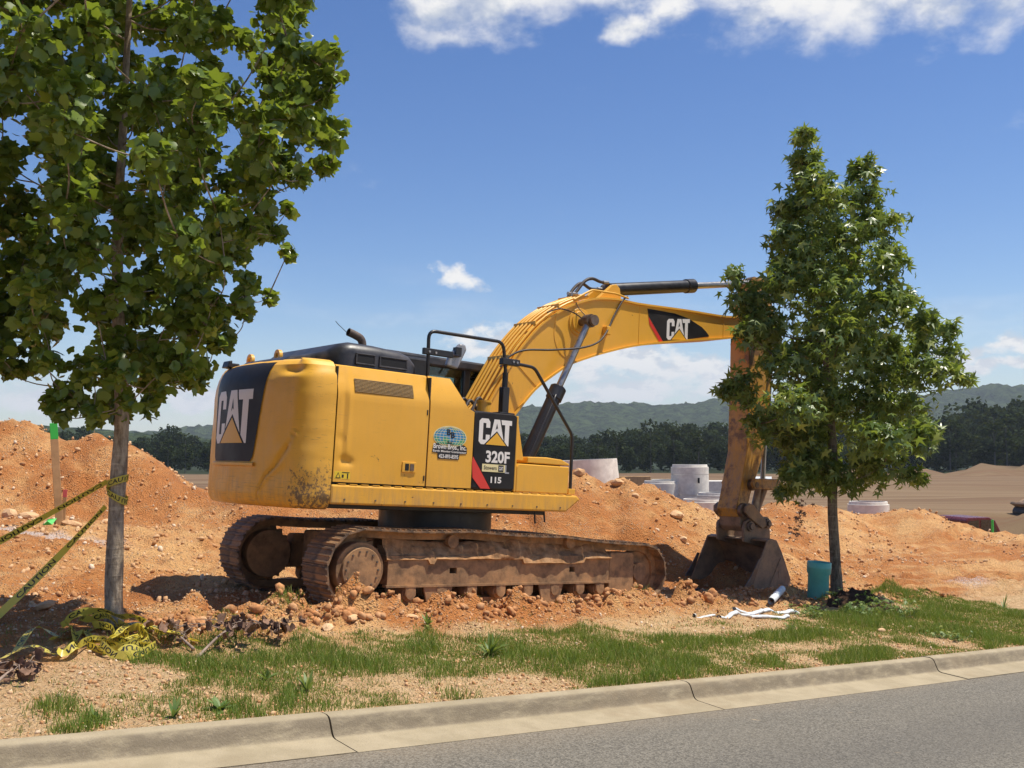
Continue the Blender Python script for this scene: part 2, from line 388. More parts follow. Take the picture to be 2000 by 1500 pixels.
M['shoe'] = simple('track_shoe_steel', (.16, .105, .066, 1), .7, .15, .4, 10, dirt=rgb(.44, .24, .105), dirt_amt=.9, bmp=.45)
M['bucket'] = simple('bucket_steel', (.21, .145, .095, 1), .66, .1, .35, 6, dirt=rgb(.42, .26, .14), dirt_amt=.8, bmp=.3)
M['mud'] = simple('caked_mud', (.33, .175, .080, 1), .95, 0, .4, 12, spec=.1, dirt=rgb(.52, .32, .17), dirt_amt=.6, bmp=.9)
M['rubber'] = simple('hose_rubber', (.03, .026, .024, 1), .6, dirt=rgb(.14, .09, .06), dirt_amt=.5)
M['grille'] = simple('perforated_mesh', (.20, .115, .03, 1), .65, var=.3, scale=60, bmp=.8)
M['exhaust'] = simple('exhaust_pipe', (.13, .095, .075, 1), .6, .3, .3, 12)
def flat(name, col, rough=.42):
    m, t = material(name); n = t.noise(objc(t), 30, 3)
    t.put(t.b.inputs['Base Color'], t.mix(n, tuple(x * .93 for x in col[:3]) + (1,), col)); t.b.inputs['Roughness'].default_value = rough
    return m
M['white'] = flat('decal_white', rgb(.80, .76, .70)); M['red'] = flat('decal_red', rgb(.68, .045, .03))
M['logo_yellow'] = flat('decal_yellow', rgb(.80, .42, .03)); M['ink'] = flat('decal_black', rgb(.012, .012, .014))
M['cream'] = flat('decal_cream', rgb(.80, .70, .36)); M['warn'] = flat('decal_warning_yellow', rgb(.80, .56, .03))
M['silver'] = flat('decal_grey', rgb(.35, .35, .36))
def globe():
    m, t = material('globe_decal'); c = objc(t)
    n = t.noise(c, 6, 3); base = t.mix(t.ramp(n, .42, .58), rgb(.02, .22, .50), rgb(.04, .32, .16))
    t.put(t.b.inputs['Base Color'], base); t.b.inputs['Roughness'].default_value = .4; return m
M['globe'] = globe()
def glass_mat():
    m, t = material('cab_glass'); t.n.remove(t.b)
    g = t.new('ShaderNodeBsdfGlossy'); g.inputs['Roughness'].default_value = .03
    tr = t.new('ShaderNodeBsdfTransparent'); tr.inputs[0].default_value = rgb(.62, .70, .68)
    f = t.new('ShaderNodeFresnel'); f.inputs[0].default_value = 1.5; mx = t.new('ShaderNodeMixShader')
    t.l.new(f.outputs[0], mx.inputs[0]); t.l.new(tr.outputs[0], mx.inputs[1]); t.l.new(g.outputs[0], mx.inputs[2]); t.l.new(mx.outputs[0], t.o.inputs[0])
    return m
M['glass'] = glass_mat()
M['mirror'] = simple('mirror_shell', (.30, .30, .31, 1), .3, .3)
M['concrete'] = simple('precast_concrete', (.70, .665, .59, 1), .85, var=.10, scale=5, spec=.2, dirt=rgb(.50, .44, .37), dirt_amt=.45, bmp=.15)
M['wood'] = simple('stake_wood', (.48, .30, .15, 1), .75, var=.2, scale=4, spec=.2)
M['green_paint'] = flat('marker_green', rgb(.05, .55, .08), .6); M['pink_paint'] = flat('marker_pink', rgb(.65, .12, .12), .6)
M['teal'] = simple('teal_plastic', (.12, .46, .37, 1), .42, var=.10, scale=5, dirt=rgb(.25, .24, .17), dirt_amt=.25)
M['white_plastic'] = simple('white_plastic', (.66, .70, .70, 1), .45, var=.08, scale=20, dirt=rgb(.42, .34, .25), dirt_amt=.4)
M['red_paint'] = simple('truck_red', (.12, .022, .022, 1), .3, var=.1)
M['dark_glass'] = simple('truck_glass', (.02, .025, .028, 1), .08, spec=.8)
M['dead'] = simple('dead_leaf', (.19, .11, .072, 1), .8, var=.4, scale=20, spec=.2)
M['twig'] = simple('dry_twig', (.27, .20, .16, 1), .85, var=.3, scale=20, spec=.2)

def soil():
    m, t = material('red_clay_soil'); P = pos(t); px, py, pz = t.sep(P)[:3]
    D = t.vmath('LENGTH', t.mapv(P, (1, 1, 0)))
    n1 = t.noise(P, .33, 5, .6); n2 = t.noise(P, 1.9, 8, .68); n3 = t.noise(P, 14, 6, .7); n4 = t.noise(P, 55, 4, .7)
    tan = t.mix(n3, rgb(.75, .395, .145), rgb(.90, .565, .26))
    red = t.mix(n3, rgb(.47, .165, .048), rgb(.70, .300, .100))
    fr = t.ramp(t.math('ADD', t.math('MULTIPLY', n1, .60), t.math('MULTIPLY', n2, .40)), .40, .57)
    c = t.mix(fr, tan, red)
    damp = t.ramp(t.noise(t.mapv(P, (1, 1, 1), loc=(5, 3, 0)), .55, 6, .65), .56, .68); c = t.mix(t.math('MULTIPLY', damp, .55), c, rgb(.33, .115, .040))
    # pale crushed stone showing between the crumbs
    peb = t.ramp(t.voro(P, 26, 'Distance'), .42, .18)
    pcol = t.mix(t.voro(P, 26, 'Color'), rgb(.45, .27, .15), rgb(.76, .60, .42))
    c = t.mix(t.math('MULTIPLY', peb, t.ramp(t.noise(P, 2.3, 4), .40, .60, .05, .75)), c, pcol)
    c = t.mix(t.math('MULTIPLY', t.ramp(n4, .56, .72), .38), c, rgb(.30, .135, .06))
    cr = t.voro(P, 48, 'Distance'); c = t.mix(t.math('MULTIPLY', t.ramp(cr, .50, .78), .30), c, rgb(.27, .12, .052)); n6 = t.noise(P, 5.5, 7, .75); c = t.mix(t.math('MULTIPLY', t.ramp(n6, .54, .68), .42), c, rgb(.42, .175, .072))
    # street verge: paler gravelly subsoil.  street coordinates
    s = t.math('ADD', t.math('MULTIPLY', px, SA), t.math('MULTIPLY', py, CA)); tt = t.math('ADD', t.math('MULTIPLY', px, -CA), t.math('MULTIPLY', py, SA))
    verge = t.math('MULTIPLY', t.ramp(t.math('ADD', tt, t.math('MULTIPLY', n2, 1.4)), 9.6, 8.6), .75)
    vg = t.mix(t.ramp(n3, .35, .65), rgb(.62, .42, .21), rgb(.84, .62, .36))
    c = t.mix(verge, c, vg)
    # surveyor's white marking paint, sprayed on the dirt
    line = t.math('ABSOLUTE', t.math('SUBTRACT', t.math('ADD', py, t.math('MULTIPLY', t.noise(P, .8, 2), 1.0)), t.math('ADD', 14.9, t.math('MULTIPLY', px, -.05))))
    line = t.math('MULTIPLY', t.ramp(line, .32, .08), t.math('MULTIPLY', t.ramp(px, -5.2, -6.0), t.ramp(n4, .40, .56)))
    l2 = t.vmath('LENGTH', t.mapv(P, (1, .55, 0), loc=(-7.9, -9.9, 0)))
    line = t.math('MAXIMUM', line, t.math('MULTIPLY', t.ramp(l2, .5, .15), t.ramp(n4, .45, .6)))
    c = t.mix(t.math('MULTIPLY', line, .75), c, rgb(.74, .72, .72))
    # graded field beyond the spoil heaps: brown soil with cloud shadow painted in as duller colour, drawn into long passes
    fn = t.noise(t.mapv(P, (.012, .16, 0)), 1.0, 6, .62); fn2 = t.noise(t.mapv(P, (.05, .7, 0), loc=(3, 8, 0)), 1.0, 5, .65)
    fld = t.mix(t.ramp(fn, .35, .65), rgb(.140, .085, .046), rgb(.215, .150, .085))
    fld = t.mix(t.math('MULTIPLY', t.ramp(fn2, .5, .62), .5), fld, rgb(.17, .085, .05))
    c = t.mix(t.ramp(t.math('ADD', py, t.math('MULTIPLY', n1, 3)), 36, 44), c, fld)
    c = t.mix(t.ramp(D, 205, 225), c, rgb(.03, .04, .02))
    t.put(t.b.inputs['Base Color'], c); t.b.inputs['Roughness'].default_value = .95; t.b.inputs['Specular IOR Level'].default_value = .12
    near = t.ramp(D, 60, 25)
    h = t.math('ADD', t.math('MULTIPLY', n3, .55), t.math('ADD', t.math('MULTIPLY', n4, .28), t.math('MULTIPLY', peb, .20)))
    h = t.math('ADD', h, t.math('ADD', t.math('MULTIPLY', t.math('SUBTRACT', 1.0, cr), .22), t.math('MULTIPLY', n6, .5)))
    b = bump(t, t.math('MULTIPLY', h, near), 1.0, .11)
    t.l.new(b, t.b.inputs['Normal'])
    return m
M['soil'] = soil()
def asphalt():
    m, t = material('worn_asphalt'); P = pos(t)
    n = t.noise(P, 160, 3, .8); n2 = t.noise(P, .7, 5, .6)
    agg = t.mix(t.ramp(t.voro(P, 85, 'Color'), .2, .8), rgb(.070, .063, .051), rgb(.31, .28, .225))
    c = t.mix(t.ramp(n, .35, .65), agg, rgb(.140, .126, .100))
    c = t.mix(t.math('MULTIPLY', t.ramp(n2, .35, .7), .30), c, rgb(.175, .154, .118))
    tt2 = t.math('ADD', t.math('MULTIPLY', t.sep(P)[0], -CA), t.math('MULTIPLY', t.sep(P)[1], SA)); wash = t.math('MULTIPLY', t.ramp(t.math('ADD', tt2, t.math('MULTIPLY', t.noise(P, 2.2, 6, .7), .5)), 5.25, 5.95), t.ramp(n, .35, .6)); c = t.mix(t.math('MULTIPLY', wash, .4), c, rgb(.36, .27, .17))
    tyre = t.math('MULTIPLY', t.ramp(t.math('ABSOLUTE', t.math('SUBTRACT', tt2, t.math('ADD', 3.7, t.math('MULTIPLY', n2, .5)))), .75, .15), .30); c = t.mix(tyre, c, rgb(.095, .088, .078))
    spot = t.math('MULTIPLY', t.ramp(t.noise(t.mapv(P, (1, 2.2, 0), rot=(0, 0, .5)), 2.6, 3, .5), .70, .75), t.ramp(n, .3, .55))
    c = t.mix(t.math('MULTIPLY', spot, .6), c, rgb(.48, .36, .22))
    t.put(t.b.inputs['Base Color'], c); t.b.inputs['Roughness'].default_value = .9; t.b.inputs['Specular IOR Level'].default_value = .25
    t.l.new(bump(t, t.math('ADD', n, t.voro(P, 85)), .55, .006), t.b.inputs['Normal']); return m
M['asphalt'] = asphalt()
def kerbmat():
    m, t = material('kerb_concrete'); P = pos(t)
    n = t.noise(P, 3.2, 7, .65); n3 = t.noise(P, 70, 3, .7)
    c = t.mix(t.ramp(n, .3, .7), rgb(.315, .258, .165), rgb(.40, .33, .218))
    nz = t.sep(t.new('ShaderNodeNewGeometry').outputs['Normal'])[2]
    grime_shade = t.math('MULTIPLY', t.ramp(nz, .95, .7), t.ramp(t.noise(t.mapv(P, (1, 1, 3)), 5, 7, .7), .24, .60))   # tyre and splash grime and painted-in shade darken the upright face
    c = t.mix(t.math('MULTIPLY', grime_shade, .8), c, rgb(.17, .135, .092))
    c = t.mix(t.math('MULTIPLY', t.ramp(n3, .55, .7), .35), c, rgb(.30, .25, .19))
    st = t.math('MULTIPLY', t.ramp(t.noise(t.mapv(P, (1, 1, 1), loc=(2, 7, 1)), 1.3, 7, .7), .50, .66), .45); c = t.mix(st, c, rgb(.27, .205, .125)); c = t.mix(t.math('MULTIPLY', t.ramp(t.voro(P, 38), .16, .05), .5), c, rgb(.16, .13, .09))
    t.put(t.b.inputs['Base Color'], c); t.b.inputs['Roughness'].default_value = .9; t.b.inputs['Specular IOR Level'].default_value = .2
    t.l.new(bump(t, t.math('ADD', n3, n), .5, .010), t.b.inputs['Normal']); return m
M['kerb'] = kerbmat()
def bark(name, a, b, sc=9):
    m, t = material(name); c = objc(t)
    v = t.noise(t.mapv(c, (sc, sc, sc * .28)), 2.6, 7, .7); band = t.noise(t.mapv(c, (2, 2, 16)), 1.6, 4, .6)
    col = t.mix(t.ramp(v, .3, .68), a, b); col = t.mix(t.math('MULTIPLY', t.ramp(band, .55, .7), .5), col, tuple(x * 1.5 for x in b[:3]) + (1,))
    t.put(t.b.inputs['Base Color'], col); t.b.inputs['Roughness'].default_value = .9; t.b.inputs['Specular IOR Level'].default_value = .15
    t.l.new(bump(t, t.math('ADD', v, t.math('MULTIPLY', band, .5)), .8, .02), t.b.inputs['Normal']); return m
M['bark_grey'] = bark('tulip_tree_bark', rgb(.16, .118, .08), rgb(.46, .37, .265))
M['bark_dark'] = bark('sweetgum_bark', rgb(.085, .066, .045), rgb(.27, .215, .15))
def leaf(name, dark, lite, tip, rough=.38, trans=.32, spec=.45):
    m, t = material(name)
    r = t.new('ShaderNodeAttribute'); r.attribute_name = 'rnd'; oi = t.new('ShaderNodeObjectInfo')
    f = t.math('FRACT', t.math('ADD', r.outputs['Fac'], oi.outputs['Random']))
    c = t.mix(f, dark, lite); c = t.mix(t.ramp(f, .88, .97), c, tip)
    t.put(t.b.inputs['Base Color'], c); t.b.inputs['Roughness'].default_value = rough; t.b.inputs['Specular IOR Level'].default_value = spec
    tl = t.new('ShaderNodeBsdfTranslucent'); t.put(tl.inputs[0], t.mix(.6, c, rgb(.28, .34, .02))); mx = t.new('ShaderNodeMixShader'); mx.inputs[0].default_value = trans
    t.l.new(t.b.outputs[0], mx.inputs[1]); t.l.new(tl.outputs[0], mx.inputs[2]); t.l.new(mx.outputs[0], t.o.inputs[0]); return m
M['leaf_tulip'] = leaf('tulip_tree_leaf', rgb(.085, .145, .024), rgb(.235, .325, .045), rgb(.45, .47, .055), .30, .44, .65)
M['leaf_gum'] = leaf('sweetgum_leaf', rgb(.088, .148, .038), rgb(.225, .315, .075), rgb(.47, .52, .13), .34, .42, .6)
M['grass'] = leaf('grass_blade', rgb(.095, .175, .028), rgb(.25, .32, .065), rgb(.58, .48, .20), .6, .35, .2)
M['weed'] = leaf('weed_leaf', rgb(.11, .19, .045), rgb(.24, .33, .10), rgb(.42, .44, .12), .5, .35)
M['forest'] = leaf('forest_leaf', rgb(.009, .016, .0065), rgb(.036, .052, .018), rgb(.055, .066, .026), .85, .08, .04)  # cloud shadow over the wood is put into these very dark greens
M['forest_trunk'] = simple('pale_far_trunk', (.10, .09, .075, 1), .9, spec=.1)
def hillmat():
    m, t = material('wooded_hillside'); P = pos(t)
    n = t.noise(P, .07, 5, .7); n2 = t.noise(P, .006, 3, .5)
    c = t.mix(t.ramp(n, .35, .65), rgb(.010, .018, .008), rgb(.070, .098, .036)); c = t.mix(t.math('MULTIPLY', t.ramp(n2, .4, .6), .35), c, rgb(.038, .055, .024))
    t.put(t.b.inputs['Base Color'], c); t.b.inputs['Roughness'].default_value = 1; t.b.inputs['Specular IOR Level'].default_value = 0
    t.l.new(bump(t, n, 1.0, 14), t.b.inputs['Normal']); return m
M['hill'] = hillmat()
def gravelmat():
    m, t = material('loose_stones'); r = t.new('ShaderNodeAttribute'); r.attribute_name = 'rnd'; P = pos(t)
    f = r.outputs['Fac']; n = t.noise(P, 40, 4, .7)
    c = t.mix(f, rgb(.46, .225, .095), rgb(.72, .49, .28)); c = t.mix(t.ramp(f, .90, .97), c, rgb(.72, .58, .42)); c = t.mix(t.math('MULTIPLY', t.ramp(n, .5, .7), .5), c, rgb(.30, .135, .06))
    t.put(t.b.inputs['Base Color'], c); t.b.inputs['Roughness'].default_value = .95; t.b.inputs['Specular IOR Level'].default_value = .1
    t.l.new(bump(t, n, .5, .01), t.b.inputs['Normal']); return m
M['gravel'] = gravelmat()
M['clod'] = simple('red_clod', (.44, .205, .085, 1), .95, 0, .4, 14, spec=.1, dirt=rgb(.60, .38, .21), dirt_amt=.6, bmp=.9)

# ------------------------------------------------------------------ ground sheet
def spaced(lo, hi, step, far, g):
    a = [lo]
    while a[-1] < hi: a.append(a[-1] + step)
    st = step
    while a[-1] < far: st *= g; a.append(a[-1] + st)
    return a
pos_s = spaced(7, 19, .075, 2900, 1.055); neg_s = [14 - v for v in spaced(7, 19, .075, 1500, 1.07)]
SS = np.array(sorted(set(np.round(neg_s + pos_s, 4)))); VV = np.array(spaced(0, 9, .07, 2900, 1.035))
S_, V_ = np.meshgrid(SS, VV, indexing='ij'); T_ = V_ + kerb_t(S_)
X_, Y_ = to_xy(S_, T_); Z_ = ground_z(X_, Y_)
ns, nv = S_.shape
idx = np.arange(ns * nv).reshape(ns, nv)
F = np.stack([idx[:-1, :-1], idx[1:, :-1], idx[1:, 1:], idx[:-1, 1:]], -1).reshape(-1, 4)
gm = mesh_np('ground', np.stack([X_, Y_, Z_], -1).reshape(-1, 3), F)
tag(link('ground', gm, M['soil'], smooth=180), kind='structure')

# road, kerb and gutter: one swept section per casting, joints left open
def sweep_strip(offs, s0, s1, n):
    """offs: list of (v offset from kerb back, height above grade)"""
    ss = np.linspace(s0, s1, n); V = []
    for s in ss:
        k = float(kerb_t(s)); g = float(grade(s))
        for v, u in offs:
            x, y = to_xy(s, k + v); V.append((x, y, g + u))
    m = len(offs); Fq = [(i * m + j, (i + 1) * m + j, (i + 1) * m + j + 1, i * m + j + 1) for i in range(n - 1) for j in range(m - 1)]
    return V, Fq
V, Fq = sweep_strip([(-.492, .0), (-2, .02), (-4.5, .035), (-9.0, .0)], -40, 60, 240)
mb = MB(); mb.add(V, Fq); tag(mb.build('road', M['asphalt'], smooth=60), kind='structure')
V, Fq = sweep_strip([(-9.0, .13), (-12, .2), (-60, .5), (-400, 1.0)], -160, 160, 80)
mb = MB(); mb.add(V, Fq); tag(mb.build('ground', M['soil'], smooth=60), kind='structure')
kerb = empty('kerb'); tag(kerb, kind='structure')
prof = [(.012, -.12), (.012, .128), (.0, .148), (-.03, .156), (-.098, .155), (-.128, .147), (-.146, .128), (-.165, .085), (-.182, .048), (-.198, .031), (-.225, .023), (-.50, .006), (-.50, -.12)]
joints = [-13.2, -9.9, -6.6, -3.3, -.02, 3.26, 6.49, 10.03, 13.4, 16.7, 20, 23.3, 26.6, 29.9]
random.seed(3)
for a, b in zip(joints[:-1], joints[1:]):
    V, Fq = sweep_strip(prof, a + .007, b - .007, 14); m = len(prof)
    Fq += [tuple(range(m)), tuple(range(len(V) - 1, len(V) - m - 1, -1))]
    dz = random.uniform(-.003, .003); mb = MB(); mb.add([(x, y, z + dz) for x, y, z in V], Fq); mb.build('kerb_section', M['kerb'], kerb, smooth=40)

# ------------------------------------------------------------------ hills and the wood
rng = np.random.default_rng(11)
def hill(name, D0, depth, prof, seed, step=8, amp=13):
    """prof: list of (azimuth tangent, height) of the crest"""
    u = np.arange(-.95, .95, step / D0); vv = np.linspace(0, 1, int(depth / (step * 2.2)))
    U, Vv = np.meshgrid(u, vv, indexing='ij'); Dd = D0 + (Vv - .55) * depth
    Xh = U * D0 * (1 + (Vv - .55) * .15); crest = np.interp(U, [p[0] for p in prof], [p[1] for p in prof])
    h = crest * np.clip(np.sin(np.clip(Vv / .55, 0, 1) * math.pi / 2), 0, 1) ** .9
    h = np.where(Vv > .55, crest * np.cos((Vv - .55) / .45 * math.pi / 2 * .8), h)
    b = np.abs(fbm(Xh / 26, Dd / 26, 3, seed) - .5) * 2
    h = h - 12 * (1 - np.minimum(1, Vv / .1)) + (fbm(Xh / 240, Dd / 240, 3, seed + 5) - .5) * 16 * np.minimum(1, Vv * 4) + (1 - b) * amp + (vnoise(Xh / 11, Dd / 11, seed + 2)) * amp * .6 + rng.uniform(-.14, .14, Xh.shape) * amp
    a, c = Xh.shape; ix = np.arange(a * c).reshape(a, c)
    Fh = np.stack([ix[:-1, :-1], ix[1:, :-1], ix[1:, 1:], ix[:-1, 1:]], -1).reshape(-1, 4)
    return tag(link(name, mesh_np(name, np.stack([Xh, Dd, h], -1).reshape(-1, 3), Fh), M['hill'], smooth=180), kind='structure')
hill('hills', 1750, 700, [(-.95, 20), (-.5, 32), (-.42, 22), (-.36, 12), (-.3, 26), (0, 55), (.02, 58), (.08, 66), (.15, 66), (.2, 72), (.3, 66), (.42, 82), (.46, 96), (.52, 98), (.7, 80), (.95, 60)], 40)
hill('hills', 760, 260, [(-.95, 10), (-.6, 12), (-.48, 12), (-.445, 10), (-.40, 9), (-.36, 6), (-.3, 2), (-.1, -4), (.95, -4)], 60, 7, 6)

def tree_far(seed, h, w):
    """crown of many small leaf clumps on a thin trunk: arrays of quads"""
    r = np.random.default_rng(seed); n = 760
    lob = r.normal(0, 1, (9, 3)); lob /= np.linalg.norm(lob, axis=1)[:, None]
    c = lob * np.array([w * .33, w * .33, h * .34]) + np.array([0, 0, h * .50]); rr = r.uniform(.22, .42, 9) * w
    k = r.integers(0, 9, n); d = r.normal(0, 1, (n, 3)); d /= np.linalg.norm(d, axis=1)[:, None]
    p = c[k] + d * (rr[k] * r.uniform(.55, 1.05, n) ** .6)[:, None] * np.array([1, 1, .85])
    p[:, 2] = np.abs(p[:, 2])
    a = r.normal(0, 1, (n, 3)); a /= np.linalg.norm(a, axis=1)[:, None]; b = np.cross(a, d); b /= np.linalg.norm(b, axis=1)[:, None] + 1e-6
    sz = r.uniform(.25, .62, n)[:, None] * h / 13
    q = np.stack([p - a * sz, p - b * sz * .8, p + a * sz, p + b * sz * .8], 1)
    return q.reshape(-1, 3), np.repeat(r.uniform(0, 1, n) * .85, 4)
TV = [tree_far(50 + i, h, wd) for i, (h, wd) in enumerate([(13, 7.5), (14, 6.5), (12, 8), (15, 6), (11, 7)])]
def wood_top(u): return np.interp(u, [-.6, -.5, -.47, -.42, -.40, -.36, -.33, -.30, -.2, 0, .03, .06, .10, .13, .2, .26, .30, .36, .42, .46, .5, .6], [7, 7, 6.5, 6.2, 4.5, 5.5, 6.5, 5.2, 5, 5.0, 5.2, 6.2, 7.6, 8.9, 9.0, 9.2, 8.8, 9.5, 11.5, 13, 13.6, 13])
Vs = []; Rs = []
for row in range(7):
    for u in np.arange(-.6, .64, .0150 + row * .0012):
        uu = u + rng.uniform(-.008, .008); Dd = 224 + row * 15 + rng.uniform(-4, 4)
        x = uu * Dd; y = Dd; g = float(np.interp(Dd, [200, 300], [-2.9, -4.0]))
        top = float(wood_top(uu)) * (Dd / 228) * (.52 + .48 * row / 6) - .8 * (6 - row) * .3 + rng.uniform(-1.8, .5) + 1.6 * (float(fbm(np.array([x / 22]), np.array([row * 3.0]), 2, 8)[0]) - .5)
        hh = max(6, top - g); k = rng.integers(0, 5); v, rv = TV[k]; ht = [13, 14, 12, 15, 11][k]
        a = rng.uniform(0, 6.28); sc = hh / ht; wsc = sc * rng.uniform(.85, 1.2)
        vx = v[:, 0] * math.cos(a) - v[:, 1] * math.sin(a); vy = v[:, 0] * math.sin(a) + v[:, 1] * math.cos(a)
        Vs.append(np.stack([x + vx * wsc, y + vy * wsc, g + v[:, 2] * sc], -1)); Rs.append(np.clip(rv * .7 + rng.uniform(-.2, .38), 0, .99))
Vs = np.concatenate(Vs); Rs = np.concatenate(Rs)
fm = mesh_np('forest', Vs, np.arange(len(Vs)).reshape(-1, 4)); rnd_attr(fm, Rs)
tag(link('forest', fm, M['forest']), label='dense dark green wood beyond the brown field', kind='stuff')
# slender pale-stemmed trees that stand out along the edge of the wood
crown_me = []
for i in range(3):
    v, rv = tree_far(80 + i, 13, 4.4); v = v[:1100]; v = v * np.array([1, 1, .75]) + np.array([0, 0, 3.4]); me = mesh_np('crown', v, np.arange(len(v)).reshape(-1, 4)); rnd_attr(me, rv[:1100]); me.materials.append(M['forest']); crown_me.append(me)
tm = MB(); tm.tube([(0, 0, -.3), (.08, 0, 4), (-.05, .1, 8), (.1, 0, 12)], [.19, .15, .11, .05], 6)
tm.tube([(0, 0, 6.5), (.7, .2, 9.5)], [.08, .03], 5); tm.tube([(0, 0, 5.2), (-.8, 0, 8.6)], [.08, .03], 5); trunk_me = tm.mesh('trunk'); trunk_me.materials.append(M['forest_trunk'])
EDGE = [(.004, 12, 'beside the boom cylinder'), (.021, 11, ''), (.057, 12, ''), (.084, 12, ''), (.102, 12.5, ''), (.135, 12, ''), (.158, 11, ''), (.182, 11, ''), (.232, 11, ''), (.262, 10, ''), (.300, 12, ''), (.378, 12, ''), (.427, 14, ''), (.4325, 14, ''), (.470, 13, ''), (.482, 13, ''), (-.335, 10, ''), (-.318, 10, '')]
ORD = 'first second third fourth fifth sixth seventh eighth ninth tenth eleventh twelfth thirteenth fourteenth fifteenth sixteenth seventeenth eighteenth'.split()
for i, (u, h, _) in enumerate(EDGE):
    h = min(h, float(wood_top(u)) * .75 + 3.0); Dd = 216 + (i * 37 % 7) * .7; o = empty('woodland_tree', (u * Dd, Dd, float(np.interp(Dd, [200, 300], [-2.9, -4.0]))), i * 1.3)
    tag(o, 'slender pale stemmed tree at the edge of the dark wood, ' + ORD[sorted(e[0] for e in EDGE).index(u)] + ' from the left', 'tree', 'pale stemmed trees along the edge of the wood')
    o.scale = (h / 13,) * 3
    link('trunk', trunk_me, None, o); link('crown', crown_me[i % 3], None, o)
# ------------------------------------------------------------------ lettering
def text_geo(body, bold=.0):
    cu = bpy.data.curves.new('lettering', 'FONT'); cu.body = body; cu.offset = bold; cu.resolution_u = 3
    ob = bpy.data.objects.new('lettering', cu); me = bpy.data.meshes.new_from_object(ob)
    V = np.array([v.co[:2] for v in me.vertices]); Fs = [tuple(p.vertices) for p in me.polygons]
    bpy.data.objects.remove(ob); bpy.data.curves.remove(cu); bpy.data.meshes.remove(me)
    lo = V.min(0); hi = V.max(0); return (V - lo) / (hi - lo), Fs
def lettering(name, body, mapf, rect, mat, parent, bold=.02, off=.004):
    V, Fs = text_geo(body, bold); x0, x1, z0, z1 = rect
    return MB().add([mapf(x0 + (x1 - x0) * a, z0 + (z1 - z0) * b, off) for a, b in V], Fs).build(name, mat, parent)
def shape(name, polys, mapf, rect, mat, parent, off=.004, h=.76, div=0):
    x0, x1, z0, z1 = rect; mb = MB()
    for P in polys:
        mb.add([(a, b, 0) for a, b in P], [tuple(range(len(P)))])
    me = mb.mesh(name); bm = bmesh.new(); bm.from_mesh(me); bmesh.ops.triangulate(bm, faces=bm.faces[:])
    if div: bmesh.ops.subdivide_edges(bm, edges=bm.edges[:], cuts=div, use_grid_fill=True)
    for v in bm.verts: v.co = Vector(mapf(x0 + (x1 - x0) * v.co.x, z0 + (z1 - z0) * v.co.y / h, off))
    bm.to_mesh(me); bm.free()
    return link(name, me, mat, parent)
LC = [(.21, .49), (.33, .49), (.33, .66), (.27, .75), (.07, .75), (0, .67), (0, .09), (.07, .01), (.17, .01), (.255, .10), (.33, .185), (.33, .29), (.21, .29), (.21, .14), (.12, .14), (.12, .62), (.21, .62)]
LA = [(.45, .75), (.625, .75), (.762, .15), (.545, .415), (.352, .215)]
LT = [(.665, .75), (1, .75), (1, .61), (.92, .61), (.92, .01), (.885, .01), (.79, .125), (.79, .61), (.69, .61)]
LH = [(.536, .64), (.50, .45), (.545, .50), (.575, .47)]
LY = [(.215, .012), (.545, .365), (.845, .012)]
def cat_logo(mapf, rect, parent, off=.004, div=0):
    # wordmark letters over a yellow triangle
    shape('logo_letter', [LC], mapf, rect, M['white'], parent, off, div=div); shape('logo_letter', [LA], mapf, rect, M['white'], parent, off, div=div); shape('logo_letter', [LT], mapf, rect, M['white'], parent, off, div=div)
    shape('logo_counter', [LH], mapf, rect, M['ink'], parent, off + .0015, div=div); shape('logo_triangle', [LY], mapf, rect, M['logo_yellow'], parent, off + .0015, div=div)

# ------------------------------------------------------------------ excavator (x forward, y to its left, z up)
f_ = np.array([SA, CA, -SLOPE]); f_ /= np.linalg.norm(f_); l_ = np.array([-CA, SA, 0.0]); l_ -= f_ * l_.dot(f_); l_ /= np.linalg.norm(l_); u_ = np.cross(f_, l_)
XM = Matrix(((f_[0], l_[0], u_[0], -1.07), (f_[1], l_[1], u_[1], 13.10), (f_[2], l_[2], u_[2], -.18), (0, 0, 0, 1)))
EX = empty('excavator', mat=XM)
tag(EX, 'large yellow tracked excavator with muddy tracks parked on red dirt, bucket lowered', 'excavator')
def P_(name, mb, mat, smooth=None, bevel=None, parent=None): return mb.build(name, M[mat], parent or EX, smooth, bevel)

# --- undercarriage
HW = 1.27
sp = [(-.1, 0), (-.1, .016), (-.086, .018), (-.082, .034), (-.066, .034), (-.060, .018), (-.012, .018), (-.008, .034), (.008, .034), (.012, .018), (.058, .018), (.064, .034), (.080, .034), (.084, .018), (.1, .012), (.1, -.004)]
shoe_me = MB().prism([(x, z) for x, z in sp], -.275, .275).mesh('track_shoe'); shoe_me.materials.append(M['shoe'])
C1, R1, C2, R2 = (-1.77, .455), .425, (2.52, .385), .355
path = []
for k in range(41): path.append((C1[0] + (C2[0] - C1[0]) * k / 40, C1[1] - R1 + ((C2[1] - R2) - (C1[1] - R1)) * k / 40))
for k in range(1, 24): a = -math.pi / 2 + math.pi * k / 24; path.append((C2[0] + R2 * math.cos(a), C2[1] + R2 * math.sin(a)))
for k in range(41):
    u = k / 40; x = C2[0] + (C1[0] - C2[0]) * u; z = (C2[1] + R2) * (1 - u) + (C1[1] + R1) * u
    z += .045 * math.sin(u * math.pi) - .022 * abs(math.sin(u * math.pi * 3)); path.append((x, z))
for k in range(1, 24): a = math.pi / 2 + math.pi * k / 24; path.append((C1[0] + R1 * math.cos(a), C1[1] + R1 * math.sin(a)))
path = np.array(path + [path[0]]); seg = np.hypot(*np.diff(path, axis=0).T); cum = np.r_[0, np.cumsum(seg)]; NSH = int(round(cum[-1] / .2045)); PIT = cum[-1] / NSH
